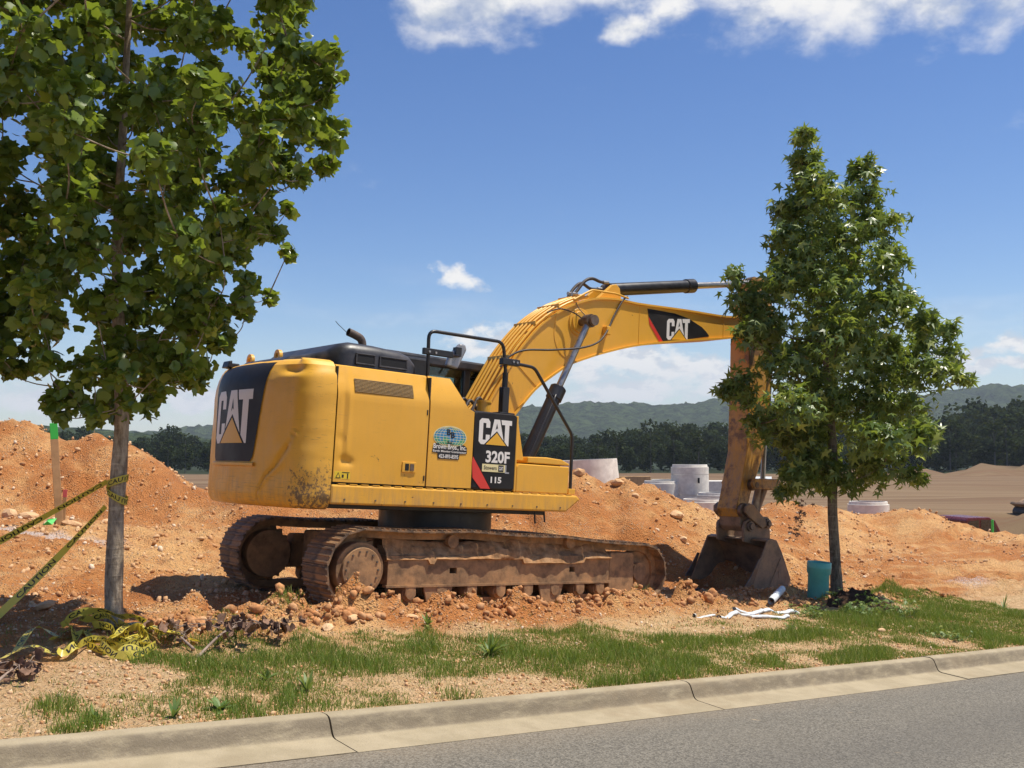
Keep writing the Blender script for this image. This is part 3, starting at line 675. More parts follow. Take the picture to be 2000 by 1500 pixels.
def on_path(d):
    d %= cum[-1]; return np.array([np.interp(d, cum, path[:, 0]), np.interp(d, cum, path[:, 1])])
def rings(n, cx, cz, r, z=0): return [(cx + r * math.cos(2 * math.pi * k / n), cz + r * math.sin(2 * math.pi * k / n)) for k in range(n)]
for sg in (-1, 1):
    yc = sg * 1.105
    mb = MB()
    for i in range(NSH):       # link chain inside the shoes
        a = on_path((i - .45) * PIT); b = on_path((i + .45) * PIT); m = (a + b) / 2; t = (b - a) / np.linalg.norm(b - a); n = np.array([t[1], -t[0]])
        for yy in (-.085, .085):
            q = [m + t * .105 - n * .005, m + t * .105 - n * .085, m - t * .105 - n * .085, m - t * .105 - n * .005]
            mb.prism([tuple(p) for p in q], yc + yy - .022, yc + yy + .022)
    track = P_('track', mb, 'mudsteel')
    track['label'] = 'near muddy crawler track' if sg < 0 else 'far shaded crawler track'
    for i in range(NSH):
        a = on_path((i - .5) * PIT); b = on_path((i + .5) * PIT); m = (a + b) / 2; t = (b - a) / np.linalg.norm(b - a); n = np.array([t[1], -t[0]])
        o = link('track_shoe', shoe_me, None, track)
        o.matrix_basis = Matrix(((t[0], 0, n[0], m[0]), (0, 1, 0, yc), (t[1], 0, n[1], m[1]), (0, 0, 0, 1)))
    # side frame, plated with two openings
    fr = MB(); xb = [-1.42, -.60, -.50, 1.22, 1.31, 1.90]; zb = [.285, .40, .465, .60]
    yo = sg * 1.30; yi = sg * 1.02; y0, y1 = min(yo, yi), max(yo, yi)
    for i in range(5):
        for k in range(3):
            if i in (1, 3) and k == 1: continue
            fr.box(xb[i], xb[i + 1], y0, y1, zb[k], zb[k + 1])
    fr.add([(x, y, z) for x in (-1.40, 1.88) for y, z in ((yo - sg * .004, .602), (yo - sg * .17, .70), (yi, .70), (yi, .602))], [(0, 1, 2, 3), (7, 6, 5, 4), (0, 4, 5, 1), (1, 5, 6, 2), (2, 6, 7, 3), (3, 7, 4, 0)])
    fr.box(-1.44, 1.92, min(yo + sg * .025, yo - sg * .06), max(yo + sg * .025, yo - sg * .06), .258, .283)
    frame = P_('track_frame', fr, 'mudsteel')
    g = MB(); g.prism([(1.925, .10), (2.00, .075), (2.31, .075), (2.37, .20), (2.37, .60), (2.33, .64), (1.96, .64), (1.925, .60)], min(yo - sg * .02, yi), max(yo - sg * .02, yi)); P_('front_guard', g, 'mudsteel', bevel=.012)
    P_('idler_wheel', MB().cyl((C2[0], yc, C2[1]), 'y', R2 - .09, -.07, .07, 32).cyl((C2[0], yc, C2[1]), 'y', .12, -.14, .14, 20), 'mudsteel', 35)
    sk = MB(); teeth = []
    for k in range(42):
        r = (R1 - .10) if k % 2 else (R1 - .045); a = 2 * math.pi * k / 42; teeth.append((C1[0] + r * math.cos(a), C1[1] + r * math.sin(a)))
    sk.prism(teeth, yc - .035, yc + .035); P_('sprocket', sk, 'mudsteel')
    fd = MB().cyl((C1[0], yc, C1[1]), 'y', .29, -.20, .20, 36); fd.cyl((C1[0], yo, C1[1]), 'y', .235, -.03, .045 if sg > 0 else .03, 40)
    if sg < 0: fd.cyl((C1[0], yo, C1[1]), 'y', .237, -.052, -.03, 40)
    fdo = P_('final_drive', fd, 'mudsteel', 35, .006)
    for k in range(14):
        a = 2 * math.pi * k / 14
        P_('bolt', MB().cyl((C1[0] + .195 * math.cos(a), yo + sg * .05, C1[1] + .195 * math.sin(a)), 'y', .013, -.012, .012, 6), 'steel', parent=fdo)
    for x in (-1.12, -.70, -.28, .14, .56, .98, 1.40, 1.74):
        r = MB()
        for yy in (-.12, .12): r.cyl((x, yc + yy, .185), 'y', .085, -.055, .055, 20)
        r.cyl((x, yc, .185), 'y', .06, -.22, .22, 16); P_('track_roller', r, 'mudsteel', 35)
        P_('roller_bracket', MB().box(x - .07, x + .07, yo - .02, yo + .02, .16, .258) if sg < 0 else MB().box(x - .07, x + .07, yo - .02, yo + .02, .16, .258), 'mudsteel', bevel=.008)
    for x in (-.55, 1.25):
        r = MB(); r.cyl((x, yc, .76), 'y', .075, -.17, .17, 18); r.box(x - .05, x + .05, yc - .03, yc + .03, .69, .76); P_('carrier_roller', r, 'mudsteel', 35)
    for x in (-.75, .92):
        gd = MB(); gd.prism([(x - .20, .262), (x + .20, .262), (x + .15, .09), (x + .08, .045), (x - .08, .045), (x - .15, .09)], yo - .012, yo + .012); P_('track_guide', gd, 'mudsteel', bevel=.006)
    # mud packed on the frame
    if sg < 0:
        nx, nz = 120, 16; V = []
        for i in range(nx):
            for k in range(nz):
                x = -1.45 + 3.35 * i / (nx - 1); q = k / (nz - 1)
                lump = float(fbm(np.array([x * 3.3]), np.array([q * 2.0 + 4]), 4, 71)[0]); big = float(vnoise(np.array([x * 1.15]), np.array([2.0]), 77)[0])
                top = .68 + .13 * big + .05 * lump; y = -1.315 + .20 * q ** 1.4 - .12 * (lump - .45) - .03 * big * (1 - q)
                V.append((x, y if 0 < k < nz - 1 else y + .06, .545 + (top - .545) * min(1, q * 1.25) + .05 * (lump - .5) - (.05 * (big < .35) if k < 3 else 0)))
        P_('caked_mud', MB().add(V, [(i * nz + k, (i + 1) * nz + k, (i + 1) * nz + k + 1, i * nz + k + 1) for i in range(nx - 1) for k in range(nz - 1)]), 'mud', 60)
# car body and slew ring
P_('car_body', MB().box(-1.36, 1.55, -.84, .84, .30, .76).box(-.62, .80, -1.0, 1.0, .46, .68), 'mudsteel', bevel=.03)
P_('slew_ring', MB().cyl((0.05, 0, 0), 'z', .72, .74, 1.10, 48), 'black', 35)
# --- upper structure
P_('deck', MB().box(-2.12, 1.02, -1.0, 1.0, 1.085, 1.30).box(.2, 1.25, -.62, .45, 1.10, 1.34), 'black', bevel=.01)
sill = [(-2.165, 1.135), (1.145, 1.139), (1.375, 1.30), (1.31, 1.348), (-2.165, 1.345)]
o = P_('side_skirt', MB().prism(sill, -HW - .012, -1.002), 'yellow_skirt', bevel=.022); P_('side_skirt', MB().prism(sill, 1.002, HW), 'yellow_skirt', bevel=.022)
P_('grab_bar', MB().tube([(.78, -1.1, 1.15), (.79, -1.1, 1.02), (.80, -1.1, 0.98)], .012, 6).tube([(.93, -1.1, 1.15), (.95, -1.1, 1.0)], .012, 6), 'black')
for k in range(24): P_('tread_bump', MB().box(-2.08 + k * .14, -1.99 + k * .14, -HW - .006, -HW + .03, 1.347, 1.357), 'yellow_skirt')
# engine-bay doors: upright below, leaning in above a soft crease
def side_panel(x0, x1, topz, sg=-1, z0=1.372, dents=False):
    zs = list(np.arange(z0, 2.26, .03)) + [2.26, 2.30, 2.33, 2.365, 2.40, 2.445, 2.49, 2.54, topz - .012, topz]; n = 46
    lean = lambda z: float(np.interp(z, [2.26, 2.33, 2.40, 2.49, topz - .012, topz], [0, .006, .024, .055, .10, .125]))
    xs = np.linspace(x0, x1, n); m = len(zs); V = []
    for x in xs:
        for z in zs:
            d = .0
            if dents:      # a pressed-in seam near the back edge, knocks at its foot, and oil-canning across the sheet
                d += .016 * math.exp(-((x + 2.055) / .020) ** 2) * float(sstep(z, 1.55, 1.75) * (1 - sstep(z, 2.25, 2.36))) - .010 * math.exp(-((x + 2.01) / .028) ** 2) * float(sstep(z, 1.5, 1.75))
                d += .030 * math.exp(-((x + 2.03) / .05) ** 2 - ((z - 1.60) / .045) ** 2) + .022 * math.exp(-((x + 1.955) / .04) ** 2 - ((z - 1.585) / .03) ** 2) + .012 * math.exp(-((x + 2.09) / .03) ** 2 - ((z - 1.83) / .05) ** 2)
                d += .008 * (float(vnoise(np.array([x * 2.3]), np.array([z * 2.3]), 12)[0]) - .5)
            V.append((x, sg * (HW - lean(z) - max(0, d) - min(0, d)), z))
    V += [(x, sg * (HW - .16), z) for x in (x0, x1) for z in zs]
    Fq = [(i * m + k, (i + 1) * m + k, (i + 1) * m + k + 1, i * m + k + 1) for i in range(n - 1) for k in range(m - 1)]
    b = n * m; Fq += [(k, k + 1, b + k + 1, b + k) for k in range(m - 1)] + [((n - 1) * m + k + 1, (n - 1) * m + k, b + m + k, b + m + k + 1) for k in range(m - 1)]
    return MB().add(V, Fq)
P_('engine_door', side_panel(-2.148, -.984, 2.628, dents=True), 'yellow', 40)
sec = [(-.966, 1.372), (-.345, 1.372), (-.345, 2.262), (-.40, 2.275), (-.455, 2.315), (-.655, 2.632), (-.966, 2.626)]
bm_ = MB()
def fold(x, z, d=0.0):
    k = max(0, z - 2.30); return (x, -HW + (.0 if k <= 0 else .10 * (k / .33) ** 1.5) + d, z)
rows = [1.372, 1.7, 2.05, 2.262, 2.30, 2.36, 2.43, 2.50, 2.57, 2.628]
def right_edge(z):
    if z <= 2.262: return -.345
    return float(np.interp(z, [2.262, 2.275, 2.315, 2.45, 2.632], [-.36, -.40, -.455, -.545, -.655]))
V = []
for z in rows:
    for k in range(7): V.append(fold(-.966 + (right_edge(z) + .966) * k / 6, z))
Fq = [(i * 7 + k, i * 7 + k + 1, (i + 1) * 7 + k + 1, (i + 1) * 7 + k) for i in range(len(rows) - 1) for k in range(6)]
b0 = len(V); V += [(x, y + .16, z) for x, y, z in [V[i * 7 + 6] for i in range(len(rows))]]; Fq += [(i * 7 + 6, b0 + i, b0 + i + 1, (i + 1) * 7 + 6) for i in range(len(rows) - 1)]
b0 = len(V); V += [(x, y + .16, z) for x, y, z in [V[i * 7] for i in range(len(rows))]]; Fq += [(i * 7, (i + 1) * 7, b0 + i + 1, b0 + i) for i in range(len(rows) - 1)]
P_('pump_door', bm_.add(V, Fq), 'yellow', 40)
for x in (-2.13, -1.002):
    for z in (1.46, 2.20): P_('door_hinge', MB().box(x - .008, x + .008, -HW - .004, -HW + .02, z - .03, z + .03), 'black', bevel=.003) if x > -2 else None
for k in range(9): P_('bolt', MB().cyl((-2.0 + k * .38, -HW - .012, 1.19), 'y', .011, -.006, .006, 6), 'steel')
P_('engine_bay', MB().box(-2.14, -.36, -HW + .10, HW - .10, 1.31, 2.26).box(-2.14, -.70, -HW + .22, HW - .22, 2.26, 2.60), 'black')
P_('engine_door', side_panel(-2.148, -.35, 2.628, 1), 'yellow', 40)
gr = MB(); n = 10
for i in range(n):
    z0 = 2.342 + .15 * i / n
    y = lambda z: -HW - .006 + float(np.interp(z, [2.33, 2.40, 2.49, 2.616], [.006, .024, .055, .10]))
    gr.add([(-1.945, y(z0), z0), (-1.195, y(z0), z0), (-1.195, y(z0 + .009) - .005, z0 + .009), (-1.945, y(z0 + .009) - .005, z0 + .009), (-1.195, y(z0 + .015), z0 + .015), (-1.945, y(z0 + .015), z0 + .015)], [(0, 1, 2, 3), (3, 2, 4, 5)])
P_('vent_grille', gr, 'grille')
lt = P_('door_latch', MB().box(-1.30, -1.12, -HW - .010, -HW + .004, 1.515, 1.63), 'yellow', bevel=.004)
P_('latch_pull', MB().box(-1.265, -1.215, -HW - .013, -HW - .009, 1.535, 1.61), 'vent', parent=lt); P_('latch_pull', MB().box(-1.20, -1.15, -HW - .016, -HW - .009, 1.535, 1.61), 'steel', parent=lt)
# counterweight: bowed tail with rounded shoulders
def cw_plan(n=60):
    pts = []
    a1 = math.asin(1.0 / 2.76)
    for k in range(n + 1):
        a = -a1 + 2 * a1 * k / n; pts.append((-2.76 * math.cos(a), 2.76 * math.sin(a)))
    # fillets to the sides
    def corner(sg):
        p0 = Vector((-2.76 * math.cos(a1), sg * 1.0)); c = Vector((-2.515, sg * 1.262)); p1 = Vector((-2.165, sg * HW)); q = []
        for k in range(1, 13):
            t = k / 12; q.append(tuple(p0 * (1 - t) ** 2 + c * 2 * t * (1 - t) + p1 * t * t))
        return q
    return [p for p in reversed(corner(-1))] + pts + corner(1)
plan = cw_plan(110)
def cw_inset(z): return float(np.interp(z, [1.075, 1.09, 1.13, 1.20, 1.30, 2.30, 2.42, 2.52, 2.60, 2.65, 2.675], [.10, .055, .022, .004, 0, 0, .010, .034, .075, .13, .21]))
def cw_nrm(x, y):
    t = max(0.0, min(1.0, (abs(y) - 1.0) / .20)); n = Vector((x / 2.76 * (1 - t), y / 2.76 * (1 - t) + math.copysign(t, y))); return n.normalized()
def cw_pt(x, y, z, off=0.0):
    i = cw_inset(z) - off; n = cw_nrm(x, y); return (min(x - n.x * i, -2.165), y - n.y * i, z)
zz = [1.075, 1.082, 1.09, 1.105] + list(np.arange(1.13, 2.60, .0245)) + [2.6, 2.615, 2.63, 2.64, 2.65, 2.658, 2.665, 2.675]
V = [cw_pt(x, y, z) for z in zz for x, y in plan]; m = len(plan)
# knocks: a big crease on the right shoulder and a dent in its top edge
V2 = []
YY = np.array([p[1] for p in V]); ZZ = np.array([p[2] for p in V]); LUMP = fbm(YY * 6, ZZ * 6, 3, 5) - .5
CRX = [1.13, 1.25, 1.40, 1.52, 1.62, 1.72, 1.80, 1.92]; CRY = [-.60, -.62, -.72, -.86, -.93, -1.0, -1.06, -1.13]    # the long crease, lower tail to upper shoulder
for (x, y, z), lp in zip(V, LUMP):
    cy = float(np.interp(z, CRX, CRY)); e = (y - cy) / (.020 + .012 * math.sin(z * 9)); on = float(sstep(z, 1.10, 1.2) * (1 - sstep(z, 1.86, 1.96)))
    d = on * (.034 * math.exp(-e * e) - .014 * math.exp(-((e + 2.6) / 1.8) ** 2))
    d += .050 * math.exp(-((z - 2.535) / .045) ** 2 - ((y + .98) / .15) ** 2) - .012 * math.exp(-((z - 2.47) / .03) ** 2 - ((y + .98) / .17) ** 2)
    d += .012 * lp + .018 * math.exp(-((z - 1.30) / .10) ** 2 - ((y + 1.18) / .05) ** 2)
    n = cw_nrm(x, y); V2.append((min(x - n.x * d, -2.165), y - n.y * d, z))
Fq = [(k * m + i, k * m + i + 1, (k + 1) * m + i + 1, (k + 1) * m + i) for k in range(len(zz) - 1) for i in range(m - 1)]
Fq += [tuple(range(m - 1, -1, -1)), tuple((len(zz) - 1) * m + i for i in range(m))]
CW = P_('counterweight', MB().add(V2, Fq), 'yellow_cw', 50)
def cw_x(y): return -math.sqrt(max(.01, 2.76 ** 2 - y * y))
def cw_map(a, z, off):      # a runs to the right as seen from behind
    y = -a; return cw_pt(cw_x(y), y, z, off + .004)
rows = np.linspace(1.545, 2.672, 26); V = []; nc = 22
for z in rows:
    hw = .50 + .155 * (z - 1.545)
    if z < 1.60: hw -= .04 * (1 - (z - 1.545) / .055)
    for k in range(nc): V.append(cw_map(-hw + 2 * hw * k / (nc - 1), z, .006))
bp = P_('rear_panel', MB().add(V, [(i * nc + k, i * nc + k + 1, (i + 1) * nc + k + 1, (i + 1) * nc + k) for i in range(len(rows) - 1) for k in range(nc - 1)]), 'black_panel', 60, parent=CW)
bp['label'] = 'black panel with the white wordmark on the tail'
V = [];
for z, o_ in ((1.492, .004), (1.500, .022), (1.528, .022), (1.540, .004)):
    for k in range(24): V.append(cw_map(-.54 + 1.08 * k / 23, z, o_))
P_('panel_lip', MB().add(V, [(i * 24 + k, i * 24 + k + 1, (i + 1) * 24 + k + 1, (i + 1) * 24 + k) for i in range(3) for k in range(23)]), 'yellow_cw', 40, parent=CW)
cat_logo(lambda a, z, off: cw_map(a, z, off + .008), (-.50, .44, 1.735, 2.345), CW, .0, 5)
P_('door_seam', MB().box(-2.166, -2.147, -HW + .03, HW - .03, 1.13, 2.60).box(-.985, -.965, -HW + .012, -HW + .1, 1.37, 2.60), 'vent')
# lifting eyes, rear camera
for y in (-.09, .66):
    V = MB(); n = 16
    outer = [(y - .075, 2.60), (y + .075, 2.60)] + [(y + .075 * math.cos(a), 2.745 + .075 * math.sin(a)) for a in np.linspace(0, math.pi, 9)]
    ring_o = [(y + .078 * math.cos(a), 2.770 + .078 * math.sin(a)) for a in np.linspace(-.9, math.pi + .9, n)]; ring_i = [(y + .040 * math.cos(a), 2.770 + .040 * math.sin(a)) for a in np.linspace(-.9, math.pi + .9, n)]
    for x in (-2.33, -2.29): V.add([(x, a, b) for a, b in ring_o + ring_i], [(i, i + 1, n + i + 1, n + i) for i in range(n - 1)])
    V.add([(x, a, b) for x in (-2.33, -2.29) for a, b in ring_o], [(i, i + 1, n + i + 1, n + i) for i in range(n - 1)]); V.add([(x, a, b) for x in (-2.33, -2.29) for a, b in ring_i], [(i, i + 1, n + i + 1, n + i) for i in range(n - 1)])
    V.box(-2.335, -2.285, y - .062, y - .03, 2.60, 2.72).box(-2.335, -2.285, y + .03, y + .062, 2.60, 2.72)
    P_('lifting_eye', V, 'yellow', 40)
P_('rear_camera', MB().box(-2.62, -2.50, .52, .66, 2.635, 2.70).prism([(-2.66, 2.64), (-2.60, 2.64), (-2.60, 2.73), (-2.64, 2.72)], .50, .68), 'black', bevel=.012)
# engine hood
def loft(secs, mat, name, smooth=45, caps=True):
    """secs: list of (x, half profile [(y,z)...]) closed rings"""
    V = []; m = len(secs[0][1])
    for x, pr in secs: V += [(x, y, z) for y, z in pr]
    Fq = [(i * m + k, (i + 1) * m + k, (i + 1) * m + (k + 1) % m, i * m + (k + 1) % m) for i in range(len(secs) - 1) for k in range(m)]
    if caps: Fq += [tuple(range(m)), tuple((len(secs) - 1) * m + k for k in range(m - 1, -1, -1))]
    return P_(name, MB().add(V, Fq), mat, smooth)
def rr(y0, y1, z0, z1, r): return [(y0, z0), (y0, z1 - r)] + [(y0 + r * (1 - math.cos(a)), z1 - r + r * math.sin(a)) for a in (.4, .8, 1.2)] + [(y0 + r, z1), (y1 - r, z1)] + [(y1 - r + r * math.sin(a), z1 - r + r * math.cos(a)) for a in (.4, .8, 1.2)] + [(y1, z1 - r), (y1, z0)]
loft([(-2.50, rr(-.62, .55, 2.60, 2.665, .04)), (-2.42, rr(-.66, .58, 2.60, 2.725, .06)), (-2.25, rr(-.70, .6, 2.60, 2.755, .07)), (-2.12, rr(-.92, .62, 2.60, 2.80, .09)), (-2.02, rr(-1.05, .65, 2.60, 2.885, .12)), (-1.90, rr(-1.08, .68, 2.60, 2.915, .14)), (-1.60, rr(-1.09, .68, 2.60, 2.91, .13)), (-1.28, rr(-1.09, .68, 2.60, 2.885, .12)), (-1.15, rr(-1.08, .68, 2.60, 2.845, .10)), (-1.08, rr(-1.07, .66, 2.60, 2.77, .07)), (-1.05, rr(-1.05, .64, 2.60, 2.66, .03))], 'black_plastic', 'engine_hood')
for x0, x1 in ((-1.87, -1.62), (-1.57, -1.20)):
    hv = P_('hood_vent', MB().box(x0 + .02, x1 - .02, -1.100, -1.06, 2.685, 2.775), 'vent')
    P_('vent_frame', MB().box(x0, x1, -1.106, -1.085, 2.664, 2.684).box(x0, x1, -1.106, -1.085, 2.776, 2.792).box(x0, x0 + .019, -1.106, -1.085, 2.684, 2.776).box(x1 - .019, x1, -1.106, -1.085, 2.684, 2.776), 'black_plastic', bevel=.006, parent=hv)
P_('air_box', MB().box(-1.03, -.72, -.80, -.2, 2.60, 2.88).box(-1.0, -.60, -.1, .5, 2.6, 2.84), 'black', bevel=.03)
ep = bez([(-1.38, -.35, 2.88), (-1.37, -.35, 3.0), (-1.40, -.35, 3.07), (-1.48, -.35, 3.105), (-1.57, -.35, 3.13)], 5)
P_('exhaust_pipe', MB().tube(ep, .048, 16, False).tube(ep, .042, 16, False), 'exhaust', 60)
P_('antenna', MB().tube([(-1.55, -.34, 3.10), (-1.70, -.34, 3.20), (-1.74, -.34, 3.235)], .004, 5), 'black')
# service tank with the model badge, red flash
TK = P_('tank', MB().box(-.343, .298, -HW + .002, -.52, 1.355, 2.285), 'black_panel', bevel=.035)
smap = lambda x, z, off: (x, -HW - off, z)
P_('badge_panel', MB().prism([(-.335, 1.745), (-.342, 2.22), (-.30, 2.262), (.262, 2.275), (.292, 2.24), (.286, 1.39), (-.060, 1.382)], -HW - .006, -HW + .02), 'black_panel', bevel=.003)
shape('red_flash', [[(0, .30), (.02, .12), (.14, .0), (.285, .0), (.01, .37)]], smap, (-.348, .652, 1.378, 2.378), M['red'], EX, .0045, 1.0)
P_('tank_trim', MB().box(.2985, .328, -HW + .004, -.6, 1.36, 2.27), 'yellow', bevel=.008)
P_('tank_wing', MB().prism([(.33, 1.74), (.47, 1.74), (.345, 2.27), (.33, 2.27)], -HW + .05, -.75), 'yellow', bevel=.01)
cat_logo(lambda x, z, off: (x, -HW - .0065 - off, z), (-.272, .215, 1.892, 2.205), EX, .002)
tm_ = lambda x, z, off: (x, -HW - .0065 - off, z)
lettering('badge_lettering', '320F', tm_, (-.155, .205, 1.685, 1.828), M['white'], EX, .035, .002)
lettering('badge_lettering', '115', tm_, (-.065, .095, 1.448, 1.522), M['white'], EX, .035, .002)
st = P_('dealer_sticker', MB().box(-.20, .14, -HW - .0095, -HW - .006, 1.578, 1.668), 'cream')
lettering('sticker_lettering', 'Stowers', tm_, (-.175, .015, 1.603, 1.65), M['ink'], st, .012, .0045)
P_('sticker_block', MB().box(.04, .118, -HW - .0108, -HW - .0094, 1.585, 1.662), 'ink', parent=st)
lettering('sticker_lettering', 'CAT', tm_, (.048, .110, 1.602, 1.645), M['white'], st, .03, .006)
lettering('sticker_lettering', 'L', tm_, (.142, .205, 1.568, 1.668), M['silver'], EX, .02, .002)
# contractor's oval globe sticker
CS = P_('company_sticker', MB().add([smap(-.675 + .232 * math.cos(a) , 1.945 + .128 * math.sin(a), .003) for a in np.linspace(0, 2 * math.pi, 40, endpoint=False)], [tuple(range(40))]), 'cream')
P_('globe', MB().add([smap(-.675 + .222 * math.cos(a), 1.945 + .118 * math.sin(a), .0045) for a in np.linspace(0, 2 * math.pi, 40, endpoint=False)], [tuple(range(40))]), 'globe', parent=CS)
gl = MB()
def thin(pts, wd=.0022, off=.0055):
    for p, q in zip(pts[:-1], pts[1:]):
        d = Vector((q[0] - p[0], q[1] - p[1])); n = Vector((-d.y, d.x)).normalized() * wd if d.length > 1e-6 else Vector((0, wd))
        gl.add([smap(p[0] + n.x, p[1] + n.y, off), smap(q[0] + n.x, q[1] + n.y, off), smap(q[0] - n.x, q[1] - n.y, off), smap(p[0] - n.x, p[1] - n.y, off)], [(0, 1, 2, 3)])
for k in range(-4, 5): thin([(-.675 + .222 * (k / 4.6) * math.cos(a), 1.945 + .118 * math.sin(a)) for a in np.linspace(-math.pi / 2, math.pi / 2, 12)])
for k in range(-3, 4): h = .118 * k / 4; wd = .222 * math.sqrt(max(0, 1 - (k / 4) ** 2)); thin([(-.675 - wd, 1.945 + h), (-.675 + wd, 1.945 + h)])
P_('globe_lines', gl, 'cream', parent=CS)
lettering('sticker_lettering', 'B', smap, (-.725, -.67, 1.965, 2.035), M['ink'], CS, .03, .0068); lettering('sticker_lettering', 'B', smap, (-.668, -.612, 1.935, 2.005), M['ink'], CS, .03, .0068); lettering('sticker_lettering', 'INC', smap, (-.715, -.625, 1.862, 1.90), M['ink'], CS, .02, .0068)
P_('sticker_backing', MB().add([smap(x, z, .0048) for x, z in [(-.915, 1.76), (-.90, 1.845), (-.86, 1.865), (-.47, 1.862), (-.432, 1.835), (-.428, 1.765), (-.53, 1.755), (-.54, 1.692), (-.83, 1.69), (-.84, 1.755)]], [tuple(range(10))]), 'ink', parent=CS)
lettering('sticker_lettering', 'Brown Bros., Inc.', smap, (-.90, -.44, 1.795, 1.862), M['white'], CS, .02, .0068); lettering('sticker_lettering', 'Earth Moving Contractor', smap, (-.905, -.437, 1.760, 1.792), M['white'], CS, .02, .0068)
lettering('sticker_lettering', '423-893-8595', smap, (-.82, -.55, 1.70, 1.745), M['white'], CS, .02, .0068)
wl = P_('warning_sticker', MB().box(-2.135, -1.945, -HW - .0035, -HW, 1.405, 1.485), 'warn')
shape('warning_triangle', [[(0, 0), (1, 0), (.5, 1)], ], smap, (-2.122, -2.058, 1.412, 1.475), M['ink'], wl, .005, 1.0); shape('warning_triangle', [[(0.2, .12), (.8, .12), (.5, .78)], ], smap, (-2.122, -2.058, 1.412, 1.475), M['warn'], wl, .006, 1.0)
shape('warning_figure', [[(.0, .1), (.25, .1), (.25, .6), (0, .6)], [(.7, .0), (.85, 0), (.85, .8), (.7, .8)], [(0, .88), (1, .88), (1, 1), (0, 1)]], smap, (-2.045, -1.955, 1.412, 1.478), M['ink'], wl, .005, 1.0)
# toolbox
P_('toolbox', MB().prism([(.33, 1.36), (1.165, 1.36), (1.175, 1.70), (.36, 1.70), (.33, 1.66)], -HW + .002, -.62), 'yellow', bevel=.012)
P_('toolbox_lid', MB().prism([(.50, 1.715), (1.185, 1.715), (1.182, 1.738), (1.05, 1.785), (.80, 1.80), (.50, 1.79)], -HW + .01, -.60), 'yellow', bevel=.012)
P_('step_bracket', MB().box(1.19, 1.30, -HW + .015, -HW + .14, 1.36, 1.43), 'yellow', bevel=.006)
# hand rails
r1 = fillet([(-.93, -1.12, 2.55), (-.97, -1.15, 3.155), (.12, -1.15, 3.16), (.20, -1.13, 2.75)], .10); P_('hand_rail', MB().tube(r1, .021, 10), 'black', 60)
r2 = fillet([(.17, -1.16, 2.925), (.62, -1.16, 2.905), (1.30, -1.16, 2.11), (1.30, -1.16, 1.42)], .07); P_('hand_rail', MB().tube(r2, .021, 10), 'black', 60)
P_('rail_clamp', MB().box(.09, .36, -1.20, -1.12, 2.885, 2.965), 'black', bevel=.008); P_('rail_clamp', MB().box(-1.03, -.62, -1.17, -1.12, 2.875, 2.95), 'black', bevel=.008)
for x, z in ((.25, 2.93), (.31, 2.925), (-.96, 2.91), (-.87, 2.905)): P_('bolt', MB().cyl((x, -1.205 if x > 0 else -1.175, z), 'y', .014, -.008, .008, 8), 'chrome')
P_('rail_post', MB().box(.165, .265, -1.14, -1.05, 2.29, 2.62).cyl((.215, -1.10, 2.3), 'z', .035, 0, .5, 12).box(.11, .35, -1.16, -1.0, 2.288, 2.31), 'black', bevel=.01)
# mirror on its arm
mt = P_('mirror', MB().prism([(-.60, 2.80), (-.44, 2.775), (-.32, 3.02), (-.345, 3.08), (-.42, 3.085), (-.56, 2.93)], -1.02, -.95), 'mirror', bevel=.02)
P_('mirror_arm', MB().tube([(-.62, -1.13, 2.91), (-.45, -1.03, 2.93)], .018, 8).box(-.50, -.42, -1.05, -.98, 2.92, 3.03), 'black', parent=mt)
# filler and hose clutter by the boom foot
P_('filler_neck', MB().cyl((.10, -.85, 2.28), 'z', .085, 0, .15, 20).cyl((.10, -.85, 2.43), 'z', .095, 0, .025, 20), 'yellow', 35)
P_('hose_bundle', MB().tube(bez([(.05, -.45, 2.2), (.2, -.40, 2.48), (.38, -.35, 2.36), (.5, -.3, 2.2)], 6), .022, 8).tube(bez([(.12, -.5, 2.2), (.3, -.45, 2.52), (.42, -.42, 2.4), (.5, -.38, 2.1)], 6), .020, 8).tube(bez([(.0, -.3, 2.2), (.16, -.3, 2.5), (.3, -.25, 2.45)], 6), .02, 8), 'rubber', 60)
# cab on the far side of the boom
cab = P_('cab_frame', MB().box(-.62, -.52, .34, .44, 1.34, 3.02).box(-.62, -.52, 1.17, 1.27, 1.34, 3.02).box(.62, .74, .34, .42, 2.1, 3.02).box(1.10, 1.18, .34, .42, 1.34, 3.02).box(1.10, 1.18, 1.19, 1.27, 1.34, 3.02).box(.20, .30, 1.19, 1.27, 1.34, 3.02)
         .box(-.62, 1.18, .34, .40, 1.34, 2.15).box(-.62, 1.18, 1.21, 1.27, 1.34, 2.1).box(-.62, -.56, .44, 1.17, 1.34, 2.2), 'black', bevel=.02)
P_('cab_roof', MB().prism([(-.66, 2.96), (1.20, 2.96), (1.28, 3.02), (1.22, 3.09), (-.60, 3.10), (-.68, 3.05)], .32, 1.29), 'black_plastic', bevel=.03)
for box in ((-.52, .62, .372, .378, 2.15, 2.96), (.74, 1.10, .372, .378, 2.15, 2.96), (-.52, .20, 1.226, 1.232, 2.1, 2.96), (.30, 1.10, 1.226, 1.232, 2.1, 2.96)):
    P_('cab_window', MB().box(*box), 'glass')
P_('cab_window', MB().box(1.138, 1.144, .42, 1.19, 1.5, 2.96), 'glass')
P_('seat', MB().box(-.25, .30, .60, 1.05, 1.75, 1.90).prism([(-.36, 1.85), (-.22, 1.85), (-.34, 2.72), (-.46, 2.70)], .60, 1.05), 'black', bevel=.05)
